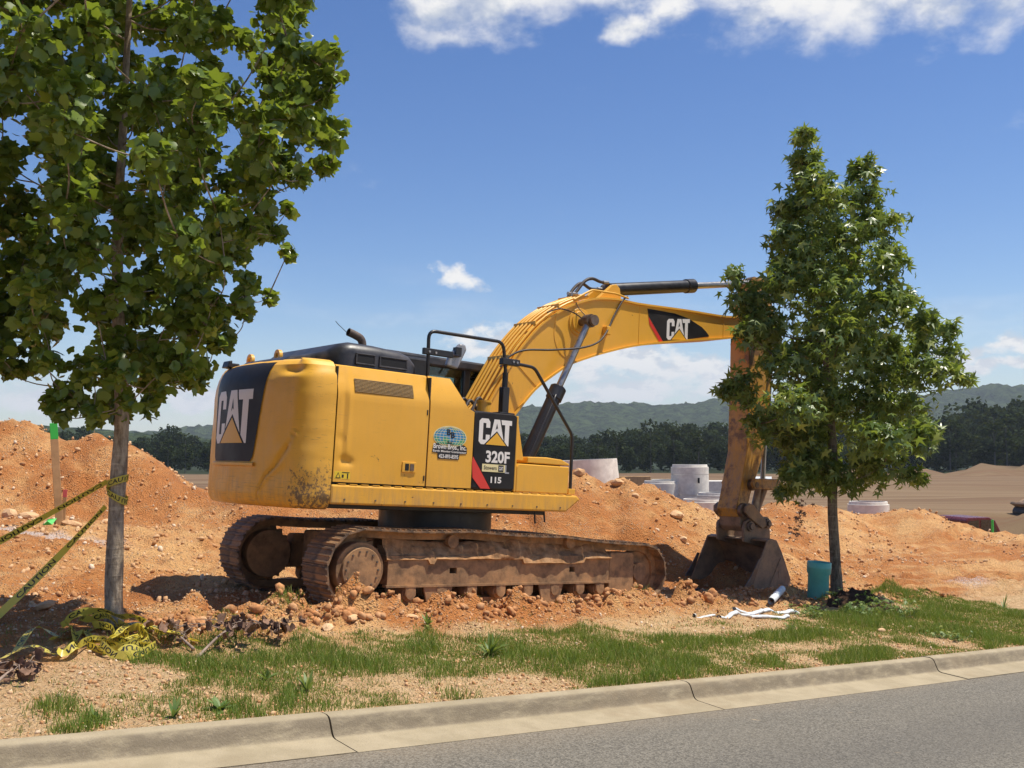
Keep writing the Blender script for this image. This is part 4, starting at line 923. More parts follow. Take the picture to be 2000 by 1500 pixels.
# --- boom
top = bez([(.18, 1.82), (.36, 2.12), (.62, 2.53), (.87, 2.95), (1.05, 3.23), (1.28, 3.50), (1.47, 3.68), (1.70, 3.845), (1.98, 4.00), (2.29, 4.12), (2.55, 4.18), (2.9, 4.215), (3.29, 4.215), (4.3, 4.27), (5.27, 4.31), (5.80, 4.39), (6.08, 4.41)], 4)
bot = bez([(6.10, 4.16), (5.73, 4.07), (5.35, 3.98), (4.21, 3.787), (3.22, 3.582), (2.6, 3.40), (2.315, 3.30), (1.97, 3.165), (1.843, 3.09), (1.609, 2.935), (1.347, 2.735), (1.057, 2.41), (.785, 2.08), (.52, 1.78), (.30, 1.68)], 4)
out = top + bot
BOOM = P_('boom', MB().prism([(x, z) for x, z in out], -.275, .275), 'yellow_boom')
def strip(line, y0, y1, th, sgn):
    V = []; P = [np.array(p) for p in line]
    for i, p in enumerate(P):
        t = P[min(i + 1, len(P) - 1)] - P[max(i - 1, 0)]; t /= np.linalg.norm(t); n = np.array([-t[1], t[0]]) * sgn
        for yy, o_ in ((y0, -.012), (y1, -.012), (y1, th), (y0, th)): V.append((p[0] + n[0] * o_, yy, p[1] + n[1] * o_))
    m = len(P); return MB().add(V, [(i * 4 + k, i * 4 + (k + 1) % 4, (i + 1) * 4 + (k + 1) % 4, (i + 1) * 4 + k) for i in range(m - 1) for k in range(4)] + [(0, 1, 2, 3), (m * 4 - 1, m * 4 - 2, m * 4 - 3, m * 4 - 4)])
P_('boom_flange', strip(top, -.305, .305, .016, 1), 'yellow_boom', 40, parent=BOOM); P_('boom_flange', strip(bot, -.305, .305, .016, 1), 'yellow_boom', 40, parent=BOOM)
def zat(line, x): L = sorted(line); return float(np.interp(x, [p[0] for p in L], [p[1] for p in L]))
for x in (3.32, 5.22): P_('weld_seam', MB().box(x - .006, x + .006, -.280, -.270, zat(bot[:-8], x) + .02, zat(top[8:], x) - .02), 'yellow_boom', parent=BOOM)
P_('weld_seam', strip([(.98, 2.80), (1.62, 2.78)][:0] or [(1.0, 3.10), (1.40, 2.80)], -.283, -.27, .014, 1), 'yellow_boom', parent=BOOM)
P_('weld_seam', strip(bez([(1.70, 3.80), (1.68, 3.55), (1.74, 3.38), (1.84, 3.28), (1.98, 3.24)], 6), -.281, -.27, .006, 1), 'yellow_boom', parent=BOOM)
P_('pin_boss', MB().cyl((2.13, 0, 3.775), 'y', .20, -.292, .292, 40).cyl((2.13, 0, 3.775), 'y', .155, -.31, .31, 36), 'yellow_boom', 35, .006, parent=BOOM)
P_('boom_pin', MB().cyl((2.13, 0, 3.775), 'y', .058, -.58, .58, 20).cyl((2.13, 0, 3.775), 'y', .075, -.60, -.56, 20), 'steel', 35, parent=BOOM)
P_('boom_bracket', MB().prism([(2.50, 4.17), (2.62, 4.18), (2.93, 4.20), (3.02, 4.20), (2.97, 4.41), (2.90, 4.46), (2.82, 4.44)], -.20, -.13).prism([(2.50, 4.17), (2.62, 4.18), (2.93, 4.20), (3.02, 4.20), (2.97, 4.41), (2.90, 4.46), (2.82, 4.44)], .13, .20), 'yellow_boom', bevel=.01, parent=BOOM)
# boom decal
bmap = lambda x, z, off: (x, -.277 - off, z)
DC = shape('boom_decal', [[(3.475, 4.175), (3.78, 4.185), (4.08, 4.19), (4.40, 4.155), (4.70, 4.065), (4.80, 4.01), (4.875, 3.955), (4.87, 3.935), (3.845, 3.715), (3.51, 4.06)]], bmap, (0, 1, 0, 1), M['black_panel'], EX, .003, 1.0)
shape('red_flash', [[(3.507, 4.055), (3.842, 3.713), (3.765, 3.70), (3.535, 3.94)]], bmap, (0, 1, 0, 1), M['red'], EX, .003, 1.0)
cat_logo(lambda x, z, off: (x, -.2815 - off, z + (x - 3.9) * .135), (3.905, 4.415, 3.755, 4.085), EX, .002)
# oil lines clipped along the back of the boom
def offline(line, o_, y, i0, i1):
    P = [np.array(p) for p in line[i0:i1]]; q = []
    for i, p in enumerate(P):
        t = P[min(i + 1, len(P) - 1)] - P[max(i - 1, 0)]; t /= np.linalg.norm(t); q.append((p[0] - t[1] * o_, y, p[1] + t[0] * o_))
    return q
for k, (y, o_) in enumerate(((-.27, .050), (-.20, .075), (-.12, .085), (-.03, .085), (.06, .08), (.15, .075))):
    q = offline(top, o_, y, 7, 37)
    q = [(q[0][0] - .16 - .03 * k, y, q[0][2] - .20), (q[0][0] - .06, y, q[0][2] - .06)] + q[::3] + [q[-1]]
    P_('oil_line', MB().tube(fillet(q, .08, 2), .0195, 8), 'yellow_pipe', 60, parent=BOOM)
P_('oil_line', MB().tube(fillet([(2.0, -.29, 4.08), (2.2, -.295, 4.20), (2.33, -.295, 4.27), (2.8, -.3, 4.29), (3.05, -.3, 4.26)], .05), .016, 8), 'yellow_pipe', 60, parent=BOOM)
for i in (14, 22, 29, 34):
    q = offline(top, .085, 0, i, i + 2)[0]; P_('line_clamp', MB().box(q[0] - .012, q[0] + .012, -.295, .175, q[2] - .030, q[2] + .022), 'yellow_pipe', bevel=.006, parent=BOOM)
P_('hydraulic_hose', MB().tube(bez([(2.12, -.10, 4.14), (2.22, -.10, 4.27), (2.36, -.10, 4.43), (2.5, -.1, 4.49), (2.68, -.08, 4.475), (2.82, -.06, 4.485), (2.93, -.06, 4.45)], 6), .024, 10), 'rubber', 60, parent=BOOM)
P_('hydraulic_hose', MB().tube(bez([(2.12, .0, 4.14), (2.26, .02, 4.32), (2.40, .02, 4.42), (2.58, .02, 4.37), (2.75, .02, 4.39), (2.93, .0, 4.42)], 6), .024, 10), 'rubber', 60, parent=BOOM)
for p in ((2.80, -.065, 4.485), (2.77, .02, 4.392), (2.17, -.10, 4.21), (2.19, .01, 4.23)): P_('hose_fitting', MB().cyl(p, (1, 0, .1), .029, -.05, .05, 10), 'chrome', 40, parent=BOOM)
P_('work_hose', MB().tube(bez([(.72, -.33, 2.98), (.86, -.36, 3.14), (1.08, -.40, 3.24), (1.45, -.52, 3.28), (1.9, -.60, 3.36), (2.3, -.50, 3.50), (2.6, -.36, 3.72), (2.76, -.31, 3.95), (2.93, -.30, 4.20), (3.05, -.28, 4.29)], 7), .014, 8), 'rubber', 60, parent=BOOM)
P_('work_hose', MB().tube(bez([(1.50, -.31, 3.82), (1.70, -.33, 3.90), (1.92, -.36, 3.88), (2.06, -.42, 3.80)], 6), .010, 6), 'rubber', 60, parent=BOOM)
P_('work_hose', MB().tube(bez([(2.02, -.31, 4.04), (2.06, -.33, 3.96), (2.12, -.4, 3.86)], 5), .007, 6), 'rubber', 60, parent=BOOM)
P_('hose_clip', MB().box(2.58, 2.66, -.37, -.275, 3.66, 3.78), 'yellow_boom', bevel=.01, parent=BOOM)
# --- boom cylinders
def ram(name, a, b, frac, rb, rr_, mats=('black', 'chrome')):
    a = Vector(a); b = Vector(b); d = (b - a).normalized(); L = (b - a).length; m = a + d * L * frac
    c = P_(name, MB().tube([a, a + d * .06, m - d * .20], [rb * .9, rb, rb], 24), mats[0], 40)
    P_('gland', MB().tube([m - d * .20, m - d * .19, m - d * .02, m], [rb, rb * 1.16, rb * 1.16, rb * .95], 24), mats[0], 40, parent=c)
    P_('rod', MB().tube([m, b - d * .05], rr_, 20), mats[1], 40, parent=c)
    P_('rod_eye', MB().cyl(b, 'y', rr_ * 2.0, -.06, .06, 24), 'steel', 35, parent=c)
    P_('barrel_eye', MB().cyl(a, 'y', rb * .95, -.06, .06, 24), 'steel', 35, parent=c)
    return c
for sg in (-1, 1):
    c = ram('boom_cylinder', (.93, sg * .47, 1.42), (2.13, sg * .47, 3.775), .585, .098, .047)
    P_('oil_line', MB().tube([(1.05, sg * .50 - .09, 1.80), (1.46, sg * .50 - .09, 2.62), (1.52, sg * .5 - .05, 2.68)], .017, 8), 'black', 60, parent=c)
# --- arm cylinder on top of the boom
ram('arm_cylinder', (2.90, 0, 4.40), (6.25, 0, 5.06), .565, .098, .052)
# --- arm
arm = [(5.93, 4.55), (5.98, 4.0), (6.03, 3.4), (6.03, 2.2), (5.92, 1.35), (5.84, 1.16), (5.74, 1.14), (5.68, 1.22)]
arm = [(6.18, 5.13), (6.05, 4.72), (5.97, 4.30), (5.98, 3.4), (5.98, 2.2), (5.80, 1.42), (5.74, 1.26), (5.80, 1.13), (5.94, 1.12), (6.02, 1.22), (6.10, 1.50), (6.42, 2.20), (6.56, 3.2), (6.60, 4.0), (6.62, 4.55), (6.45, 4.98), (6.34, 5.15)]
ARM = P_('arm', MB().prism(arm, -.20, .20), 'yellow_arm', bevel=.012); ARM['label'] = 'rust stained yellow arm hanging from the boom tip'
P_('arm_pin', MB().cyl((6.16, 0, 4.30), 'y', .07, -.36, .36, 20).cyl((6.16, 0, 4.30), 'y', .16, -.24, .24, 28), 'steel', 35, parent=ARM)
P_('arm_boss', MB().cyl((5.88, 0, 1.24), 'y', .115, -.27, .27, 28).cyl((5.88, 0, 1.24), 'y', .06, -.32, .32, 20), 'steel', 35, .008, parent=ARM)
P_('arm_boss', MB().cyl((6.10, 0, 1.66), 'y', .095, -.27, .27, 24).cyl((6.10, 0, 1.66), 'y', .05, -.33, .33, 20), 'steel', 35, .008, parent=ARM)
ram('bucket_cylinder', (6.72, 0, 3.75), (6.66, 0, 1.70), .52, .085, .042)
for sg in (-1, 1):
    P_('idler_link', MB().prism([(6.04, 1.60), (6.66, 1.60), (6.74, 1.66), (6.74, 1.73), (6.66, 1.78), (6.04, 1.76), (5.98, 1.68)], sg * .30 - .025, sg * .30 + .025), 'yellow_arm', bevel=.012)
P_('power_link', MB().tube([(6.66, 0, 1.68), (6.50, 0, 1.30), (6.40, 0, 1.07)], [.11, .085, .10], 12).cyl((6.66, 0, 1.68), 'y', .09, -.22, .22, 20).cyl((6.40, 0, 1.05), 'y', .10, -.30, .30, 20), 'steel', 40)
# --- bucket, mouth towards the machine
bk = [(6.02, .79), (6.12, .815), (6.25, .79), (6.38, .62), (6.50, .42), (6.62, .20), (6.66, .05), (6.60, -.08), (6.40, -.13), (5.90, -.12), (5.42, -.06)]
BK = MB(); shell = [p for p in bk]
V = []; t_ = .022
for yy in (-.60, .60):
    for x, z in shell: V.append((x, yy, z))
n = len(shell); cen = (6.0, .3)
for yy in (-.60, .60):
    for x, z in shell:
        dx_, dz_ = cen[0] - x, cen[1] - z; L = math.hypot(dx_, dz_); V.append((x + dx_ / L * t_, yy, z + dz_ / L * t_))
Fq = [(i, i + 1, n + i + 1, n + i) for i in range(n - 1)] + [(2 * n + i, 3 * n + i, 3 * n + i + 1, 2 * n + i + 1) for i in range(n - 1)] + [(0, n, 3 * n, 2 * n), (n - 1, 3 * n - 1, 4 * n - 1, 2 * n - 1)]
BUCK = P_('bucket', BK.add(V, Fq), 'bucket', 50); BUCK['label'] = 'dark earth stained digging bucket resting on its teeth'
side = bk + [(5.66, .12), (5.85, .48)]
for sg in (-1, 1): P_('bucket_side', MB().prism(side, sg * .612 - .012, sg * .612 + .012), 'bucket', bevel=.006, parent=BUCK)
for sg in (-1, 1):
    P_('side_cutter', MB().prism([(5.36, -.08), (5.60, -.09), (5.70, .17), (5.86, .50), (5.80, .50), (5.60, .22), (5.44, .05)], sg * .634 - .010, sg * .634 + .010), 'steel', bevel=.005, parent=BUCK)
    P_('wear_plate', MB().prism([(6.30, .20), (6.38, .20), (6.38, .30), (6.30, .30)], sg * .630 - .006, sg * .630 + .006), 'bucket', parent=BUCK)
    P_('wear_plate', MB().prism([(6.05, .02), (6.58, -.02), (6.40, .50), (6.36, .52)], sg * .627 - .005, sg * .627 + .005), 'bucket', parent=BUCK)
P_('cutting_lip', MB().prism([(5.36, -.085), (5.62, -.135), (5.62, -.10), (5.40, -.045)], -.60, .60), 'steel', bevel=.006, parent=BUCK)
for k in range(5):
    y = -.54 + 1.08 * k / 4; P_('bucket_tooth', MB().prism([(5.42, -.12), (5.42, -.03), (5.30, -.05), (5.20, -.085), (5.20, -.10), (5.30, -.13)], y - .05, y + .05, [(5.42, -.12), (5.42, -.03), (5.30, -.05), (5.20, -.085), (5.20, -.10), (5.30, -.13)]), 'steel', bevel=.008, parent=BUCK)
ear = [(5.86, .74), (6.46, .62), (6.52, .80), (6.50, 1.02), (6.46, 1.12), (6.36, 1.14), (6.28, 1.05), (6.16, .98), (6.08, 1.08), (5.98, 1.11), (5.88, 1.06), (5.84, .95)]
for sg in (-1, 1): P_('bucket_ear', MB().prism(ear, sg * .265 - .028, sg * .265 + .028), 'bucket', bevel=.012, parent=BUCK)
P_('bucket_pin', MB().cyl((5.98, 0, .99), 'y', .085, -.33, .33, 24).cyl((5.98, 0, .99), 'y', .055, -.36, .36, 16), 'steel', 35, .006, parent=BUCK)
P_('bucket_pin', MB().cyl((6.41, 0, 1.04), 'y', .075, -.34, .34, 24).cyl((6.41, 0, 1.04), 'y', .045, -.37, .37, 16), 'steel', 35, .006, parent=BUCK)
P_('arm_link', MB().prism([(5.80, 1.28), (5.90, 1.34), (6.02, 1.28), (6.06, 1.02), (6.04, .92), (5.92, .90), (5.84, .98)], -.215, .215), 'bucket', bevel=.02, parent=BUCK)
for sg in (-1, 1):
    P_('coupler_link', MB().prism([(5.82, 1.30), (5.92, 1.36), (6.02, 1.33), (6.34, 1.10), (6.36, 1.0), (6.26, .96), (5.92, 1.13), (5.82, 1.20)], sg * .318 - .022, sg * .318 + .022), 'bucket', bevel=.012, parent=BUCK)
RB=[ (-0.39,6.47,0.16),(-0.37,6.10,0.25),(-0.33,5.67,0.33),(-0.17,5.24,0.41),(0.58,6.10,0.07),(0.60,6.00,0.09),(0.62,5.86,0.13),(0.65,5.51,0.25),(0.73,5.08,0.30),(0.84,4.61,0.22),(-0.68,5.32,0.25),(-0.72,4.85,0.28),(-0.48,4.46,0.41),(0.14,4.77,0.44),(0.53,4.30,0.36),(-0.87,4.15,0.33),(-0.17,3.91,0.50),(0.53,3.68,0.44),(0.88,3.91,0.22),(-1.50,4.26,0.16),(-1.34,3.91,0.28),(-1.03,3.52,0.36),(-1.38,3.37,0.27),(-0.95,2.90,0.42),(-0.17,3.21,0.56),(0.61,3.05,0.50),(0.92,3.44,0.28),(1.31,3.29,0.25),(1.62,3.44,0.20),(1.74,3.05,0.20),(1.31,2.82,0.36),(1.78,2.70,0.17),(-1.42,2.59,0.31),(-1.65,2.51,0.16),(-0.95,2.27,0.42),(-0.33,2.43,0.50),(0.45,2.35,0.53),(1.08,2.27,0.36),(-1.19,2.04,0.27),(-0.48,1.81,0.42),(0.22,1.81,0.45),(0.92,1.88,0.31),(0.61,1.42,0.34),(1.01,1.26,0.16),(-0.17,1.34,0.34),(-0.64,1.26,0.27),(-0.81,1.04,0.12),(0.14,1.18,0.20),(-0.33,1.45,0.28) ]
LB=[ (-0.97,6.52,0.19),(-1.30,6.71,0.11),(1.13,5.90,0.21),(-0.81,6.16,0.16),(0.58,3.23,0.24),(0.50,3.55,0.21),(-1.21,4.58,0.16),(0.27,5.49,0.25),(0.36,2.44,0.22),(0.11,4.89,0.22),(-0.20,6.22,0.18),(-1.73,3.78,0.18),(0.21,4.59,0.19),(-0.81,5.20,0.23),(-0.64,4.14,0.25),(-0.09,6.83,0.13),(-1.84,5.55,0.08),(0.56,2.78,0.18),(-0.39,2.03,0.09),(-1.24,2.96,0.19),(-0.23,5.97,0.16),(-1.69,6.18,0.22),(0.04,5.76,0.26),(-1.43,4.29,0.23),(-1.77,4.86,0.15),(0.07,6.89,0.09),(-0.95,5.97,0.18),(1.55,6.32,0.10),(1.78,4.10,0.13),(-0.31,2.35,0.12),(0.05,6.57,0.17),(1.77,5.30,0.09),(1.27,3.70,0.14),(0.19,3.63,0.23),(0.75,6.83,0.23),(0.61,4.08,0.23),(-1.11,3.55,0.19),(-0.04,4.31,0.15),(1.53,3.88,0.07),(-0.47,3.04,0.21),(1.38,6.61,0.13),(-1.53,6.46,0.22),(1.61,4.38,0.20),(-1.65,2.45,0.17),(1.26,6.18,0.25),(-1.21,6.28,0.21),(0.93,4.53,0.16),(-0.06,2.29,0.18),(0.53,4.75,0.17),(0.56,6.57,0.20),(0.69,5.35,0.18),(1.78,4.93,0.22),(-0.68,5.85,0.19),(1.34,5.57,0.20),(0.57,6.24,0.16),(-0.67,6.58,0.18),(-1.32,5.81,0.18),(0.17,6.23,0.16),(-1.79,5.40,0.13),(0.88,3.23,0.22),(0.95,4.13,0.23),(-1.30,2.64,0.20),(1.51,5.34,0.19),(-0.99,4.16,0.20),(1.71,5.46,0.07),(1.66,3.92,0.07),(0.60,5.72,0.24),(-1.59,3.33,0.21),(0.26,3.93,0.18),(1.38,4.40,0.15),(0.56,6.96,0.07),(-1.78,4.56,0.14),(0.89,4.77,0.17),(-1.84,2.42,0.07),(-1.79,5.68,0.13),(1.10,6.61,0.26),(-0.56,4.68,0.26),(-1.80,3.05,0.11),(0.74,2.65,0.16),(0.26,4.23,0.19),(0.37,6.04,0.22),(1.82,4.46,0.16),(-1.36,5.09,0.20),(-0.25,6.46,0.18),(-1.19,3.84,0.22),(-0.17,2.87,0.17),(-0.18,5.41,0.22),(0.25,2.04,0.10),(-1.71,2.77,0.21),(-0.87,6.76,0.11),(1.53,5.97,0.20),(0.59,4.39,0.21),(-0.65,5.49,0.19),(1.00,5.54,0.16),(-0.19,3.20,0.21),(-0.23,4.87,0.24),(1.16,2.92,0.10),(1.04,3.56,0.18),(-0.70,6.82,0.07),(1.42,4.05,0.18),(-1.02,2.88,0.16),(-0.33,4.11,0.25),(0.84,5.02,0.21),(-0.53,5.14,0.21),(-1.50,3.05,0.17),(-1.76,3.48,0.16),(0.56,5.10,0.24),(1.62,5.72,0.20),(-0.16,3.87,0.20),(-1.41,3.63,0.20),(0.72,2.35,0.18),(-1.63,4.05,0.25),(0.30,2.94,0.16),(-0.26,4.41,0.21),(-0.50,3.33,0.18),(-0.50,6.05,0.17),(0.05,2.83,0.18),(-0.97,5.70,0.19),(-1.61,5.24,0.24),(0.82,3.76,0.20),(-1.28,4.83,0.23),(0.86,5.92,0.19),(-1.19,2.37,0.12),(-0.80,4.45,0.15),(1.59,4.65,0.20),(-0.45,6.71,0.20),(-1.20,5.58,0.17),(1.45,3.47,0.08),(0.33,2.26,0.07),(0.38,6.86,0.16),(1.84,4.64,0.10),(-1.52,5.51,0.19),(0.01,2.55,0.20),(-1.84,6.67,0.08),(1.48,6.46,0.10),(-1.83,2.26,0.07),(-1.15,6.76,0.08),(-1.41,2.30,0.08),(-1.29,3.24,0.23),(-0.98,4.91,0.16),(-1.82,4.41,0.09),(-1.85,5.05,0.07),(-0.22,2.10,0.15),(1.00,6.32,0.20),(-0.45,5.56,0.16),(0.93,2.85,0.13),(1.26,3.45,0.14),(-0.37,2.66,0.24),(-0.33,1.92,0.07),(-1.57,4.69,0.16),(0.60,3.81,0.15),(1.20,4.01,0.18),(0.21,3.19,0.17),(-1.04,2.48,0.17),(0.75,6.43,0.17),(1.52,5.09,0.16),(-1.56,5.78,0.19),(-1.11,5.28,0.17),(-1.33,5.40,0.16),(-1.77,5.93,0.15),(-0.12,3.58,0.21),(0.73,2.95,0.20),(1.37,5.80,0.17),(0.27,6.44,0.15),(-0.83,3.94,0.17),(-0.30,6.86,0.08),(-0.53,6.39,0.17),(1.09,3.16,0.10),(-0.96,4.64,0.19),(-1.80,4.26,0.12),(1.62,6.19,0.08),(-1.79,6.48,0.13),(1.90,4.78,0.08),(-0.31,5.75,0.19),(-1.32,2.31,0.07),(0.01,4.06,0.19),(-1.22,6.01,0.16),(-1.71,6.67,0.10),(-0.04,1.95,0.09),(-0.03,4.60,0.18),(-1.84,3.23,0.07),(0.09,3.40,0.17),(-1.52,6.70,0.10),(-1.43,2.84,0.17),(0.00,6.34,0.16),(1.08,4.36,0.18),(-1.21,6.54,0.17),(1.87,4.27,0.10),(-1.22,4.11,0.16),(0.17,2.27,0.16),(-1.84,5.22,0.08),(0.53,2.32,0.09),(-1.06,4.40,0.16),(-1.03,6.76,0.09),(-1.60,4.98,0.16),(-1.85,3.32,0.07),(0.89,2.68,0.07),(0.14,6.00,0.16),(0.98,6.86,0.09),(1.96,4.92,0.07),(0.20,6.73,0.16),(-1.55,2.30,0.08),(1.19,3.08,0.07),(-1.84,2.64,0.07) ]
# ------------------------------------------------------------------ street trees
def leaf_star():
    pts = [(0, 0, 0)]; angs = [-128, -64, 0, 64, 128]; rad = [.62, .92, 1.0, .92, .62]
    ring = []
    for i, (a, r) in enumerate(zip(angs, rad)):
        if i == 0: ring.append((-150, .16))
        ring.append((a, r)); ring.append((a + 32 if i < 4 else 150, .34 if i < 4 else .16))
    for a, r in ring:
        x = r * math.cos(R(a)); y = r * math.sin(R(a)); pts.append((x, y, -.34 * r * r + (.06 if r < .4 else 0)))
    n = len(ring); return np.array(pts) * .5, [(0, i, i + 1) for i in range(1, n)] + [(0, n, 1)]
def leaf_tulip():
    half = [(-.42, .10), (-.36, .34), (-.12, .47), (.04, .36), (.20, .37), (.40, .30), (.30, .06)]
    mid = [(-.46, 0), (-.2, 0), (.05, 0), (.24, 0)]
    V = [(x, 0, 0) for x, _ in mid]; F = []
    for sg in (1, -1):
        b = len(V); V += [(x, sg * y, .16 * y - .35 * max(0, x) ** 2) for x, y in half]
        tri = [(0, b, b + 1), (0, b + 1, 1), (1, b + 1, b + 2), (1, b + 2, 2), (2, b + 2, b + 3), (2, b + 3, b + 4), (2, b + 4, 3), (3, b + 4, b + 5), (3, b + 5, b + 6)]
        F += tri if sg > 0 else [t[::-1] for t in tri]
    return np.array(V), F
def frames(nrm, fwd):
    nrm = nrm / np.linalg.norm(nrm, axis=1)[:, None]; fwd = fwd - nrm * (fwd * nrm).sum(1)[:, None]; fwd = fwd / (np.linalg.norm(fwd, axis=1)[:, None] + 1e-9)
    return np.stack([fwd, np.cross(nrm, fwd), nrm], -1)      # columns
def scatter_mesh(name, tv, tf, pos_, rot, size, rv, mat):
    n = len(pos_); k = len(tv)
    V = np.einsum('nij,kj->nki', rot, tv) * size[:, None, None] + pos_[:, None, :]
    tf = np.array(tf); F = (tf[None] + (np.arange(n) * k)[:, None, None]).reshape(-1, tf.shape[1])
    me = mesh_np(name, V.reshape(-1, 3), F); rnd_attr(me, np.repeat(rv, k)); me.materials.append(mat); return me
def tree(name, label, base, trunk, tr, blobs, kind, per, lsize, mat, bark_, depthR, seed, keep=None, droop=.4, dup=1.0, zmin=1.9):
    r = np.random.default_rng(seed); bx, by, bz = base
    root = empty(name, base); tag(root, label, 'tree')
    T = MB(); T.tube(bez(trunk, 6), list(np.interp(np.linspace(0, 1, 6 * (len(trunk) - 1) + 1), [i / (len(tr) - 1) for i in range(len(tr))], tr)), 14)
    # knots and flare
    tk = T.mesh('trunk')
    for v in tk.vertices:
        n_ = float(fbm(np.array([v.co.x * 9 + v.co.y * 7]), np.array([v.co.z * 3]), 3, seed)[0]) - .5; d = Vector((v.co.x - np.interp(v.co.z, [p[2] for p in trunk], [p[0] for p in trunk]), v.co.y - np.interp(v.co.z, [p[2] for p in trunk], [p[1] for p in trunk]), 0)); v.co += d * n_ * .35
    link('trunk', tk, bark_, root, smooth=180)
    pos_ = []; nr = []; fw = []; B = MB()
    def taxis(z): return Vector((float(np.interp(z, [p[2] for p in trunk], [p[0] for p in trunk])), float(np.interp(z, [p[2] for p in trunk], [p[1] for p in trunk])), z))
    allb = []
    for (L, z, rad) in blobs:
        Rd = depthR(z - bz)
        for c in range(2):
            if c == 1 and r.random() > dup: continue
            lim = math.sqrt(max(.05, Rd * Rd - min(L * L, Rd * Rd * .9)))
            q = r.uniform(-1, -.05) * lim if c == 0 else r.uniform(.05, 1) * lim
            allb.append((L * (1 if c == 0 else r.uniform(.7, .95)), q, z - bz, rad))
    # limbs: every leaf cluster hangs from the nearest limb inside and below it
    nodes = [(taxis(zq), .8) for zq in np.linspace(zmin, trunk[-1][2] - .15, 26)]
    for (L, q, z, rad) in sorted(allb, key=lambda b_: math.hypot(b_[0], b_[1]) + .15 * b_[2]):
        c = Vector((L, q, z)); lat = math.hypot(L, q)
        a, ra = min(nodes, key=lambda nd: (c - nd[0]).length + 1.6 * max(0, nd[0].z + .28 * math.hypot(c.x - nd[0].x, c.y - nd[0].y) - c.z) + (.0 if nd[1] > .05 else .12))
        w0 = max(.0035, min(.022, .004 + .0075 * (c - a).length)); mid = a.lerp(c, .5) + Vector((r.normal(0, .03), r.normal(0, .03), -.05 * (c - a).length))
        B.tube(bez([a, mid, c], 5), list(np.linspace(w0, max(.003, w0 * .5), 11)), 5)
        nodes.append((c, w0)); nodes.append((Vector(mid), w0))
        n = int(per * (rad / .35) ** 1.7) + 5
        tw = []
        for _ in range(5):
            d = Vector(r.normal(0, 1, 3)); d.z = abs(d.z) * .6 + .1; d = d.normalized(); tip = c + d * rad * .95; tw.append(tip); B.tube([c, c.lerp(tip, .5) + Vector((0, 0, .03)), tip], [.006, .004, .002], 4, False)
        d = r.normal(0, 1, (n, 3)); d /= np.linalg.norm(d, axis=1)[:, None]; rr_ = rad * (r.uniform(.10, 1.0, n) ** .5) * r.uniform(.75, 1.28, n); an = r.uniform(.72, 1.3, 3)
        p = np.array(c)[None] + d * rr_[:, None] * an[None]
        half = n // 3; ti = r.integers(0, 5, half); p[:half] = np.array([tuple(tw[i]) for i in ti]) * r.uniform(.55, 1, half)[:, None] + np.array(c)[None] * 0
        k_ = r.uniform(.25, 1.05, half)[:, None]; p[:half] = np.array(c)[None] * (1 - k_) + np.array([tuple(tw[i]) for i in ti]) * k_ + r.normal(0, .035, (half, 3))
        pos_.append(p); out_ = d + np.array([L, q, 0.0])[None] * .35
        nr.append(np.array([0, 0, 1.0])[None] * r.uniform(.05, .85, n)[:, None] + r.normal(0, .58, (n, 3)) + d * .45); fw.append(out_ + np.array([0, 0, -droop])[None] + r.normal(0, .45, (n, 3)))
    pos_ = np.concatenate(pos_); nr = np.concatenate(nr); fw = np.concatenate(fw)
    wp = pos_ + np.array(base)
    ok = np.ones(len(pos_), bool) if keep is None else keep(wp)
    pos_, nr, fw = pos_[ok], nr[ok], fw[ok]; n = len(pos_)
    rot = frames(nr, fw); size = lsize * r.uniform(.6, 1.2, n); h = pos_[:, 2]; ctr = pos_.mean(0)
    rv = np.clip(r.beta(2, 2.2, n) * .85 + (r.random(n) < .05) * .3, 0, .99)
    link('branches', B.mesh('branches'), bark_, root, smooth=180)
    tv, tf = leaf_star() if kind == 'star' else leaf_tulip()
    # the leaves that show largest hang on their own; the rest of the crown is one mass
    score = -(pos_[:, 1]) + .25 * size / lsize + r.uniform(0, .9, n)
    cand = np.argsort(-score)
    vis = [i for i in cand if abs(pos_[i, 0]) < 3][:290]; sel = np.zeros(n, bool); sel[vis] = True
    link('foliage', scatter_mesh('foliage', tv, tf, pos_[~sel], rot[~sel], size[~sel], rv[~sel], mat), None, root)['kind'] = 'stuff'
    one = scatter_mesh('leaf', tv, tf, np.zeros((1, 3)), np.eye(3)[None], np.ones(1), np.array([.1]), mat)
    for i in vis:
        o = link('leaf', one, None, root); m = Matrix([list(rot[i][0]) + [0], list(rot[i][1]) + [0], list(rot[i][2]) + [0], [0, 0, 0, 1]]); s_ = float(size[i])
        o.matrix_basis = Matrix.Translation(Vector(pos_[i])) @ m @ Matrix.Diagonal((s_, s_, s_, 1))
    return root
LX, LY_ = -3.43, 8.94; lz = gz(LX, LY_) - .02
def lR(z): return float(np.interp(z, [1.7, 2.2, 2.7, 3.3, 4, 5, 6, 7.2], [.4, .95, 1.25, 1.65, 2.0, 2.1, 1.7, .5]))
tree('tulip_tree', 'tall broad leaved young tree with caution tape around its grey trunk', (LX, LY_, lz),
     [(.0, 0, -.1), (-.01, 0, .35), (-.005, 0, 1.0), (.02, .01, 1.8), (-.02, 0, 2.6), (-.06, .02, 3.4), (-.03, 0, 4.4), (0, 0, 5.6), (.02, 0, 6.9)], [.086, .074, .068, .062, .052, .044, .034, .022, .010],
     [b for b in LB], 'tulip', 275, .110, M['leaf_tulip'], M['bark_grey'], lR, 5, droop=.65, dup=.85)
RX, RY = 4.86, 15.55; rz_ = gz(RX, RY) - .02
def rR(z): return float(np.interp(z, [1.2, 1.8, 2.6, 3.4, 4.4, 5.4, 6.2, 7.2], [.8, 1.2, 1.7, 1.7, 1.4, .9, .6, .15]))
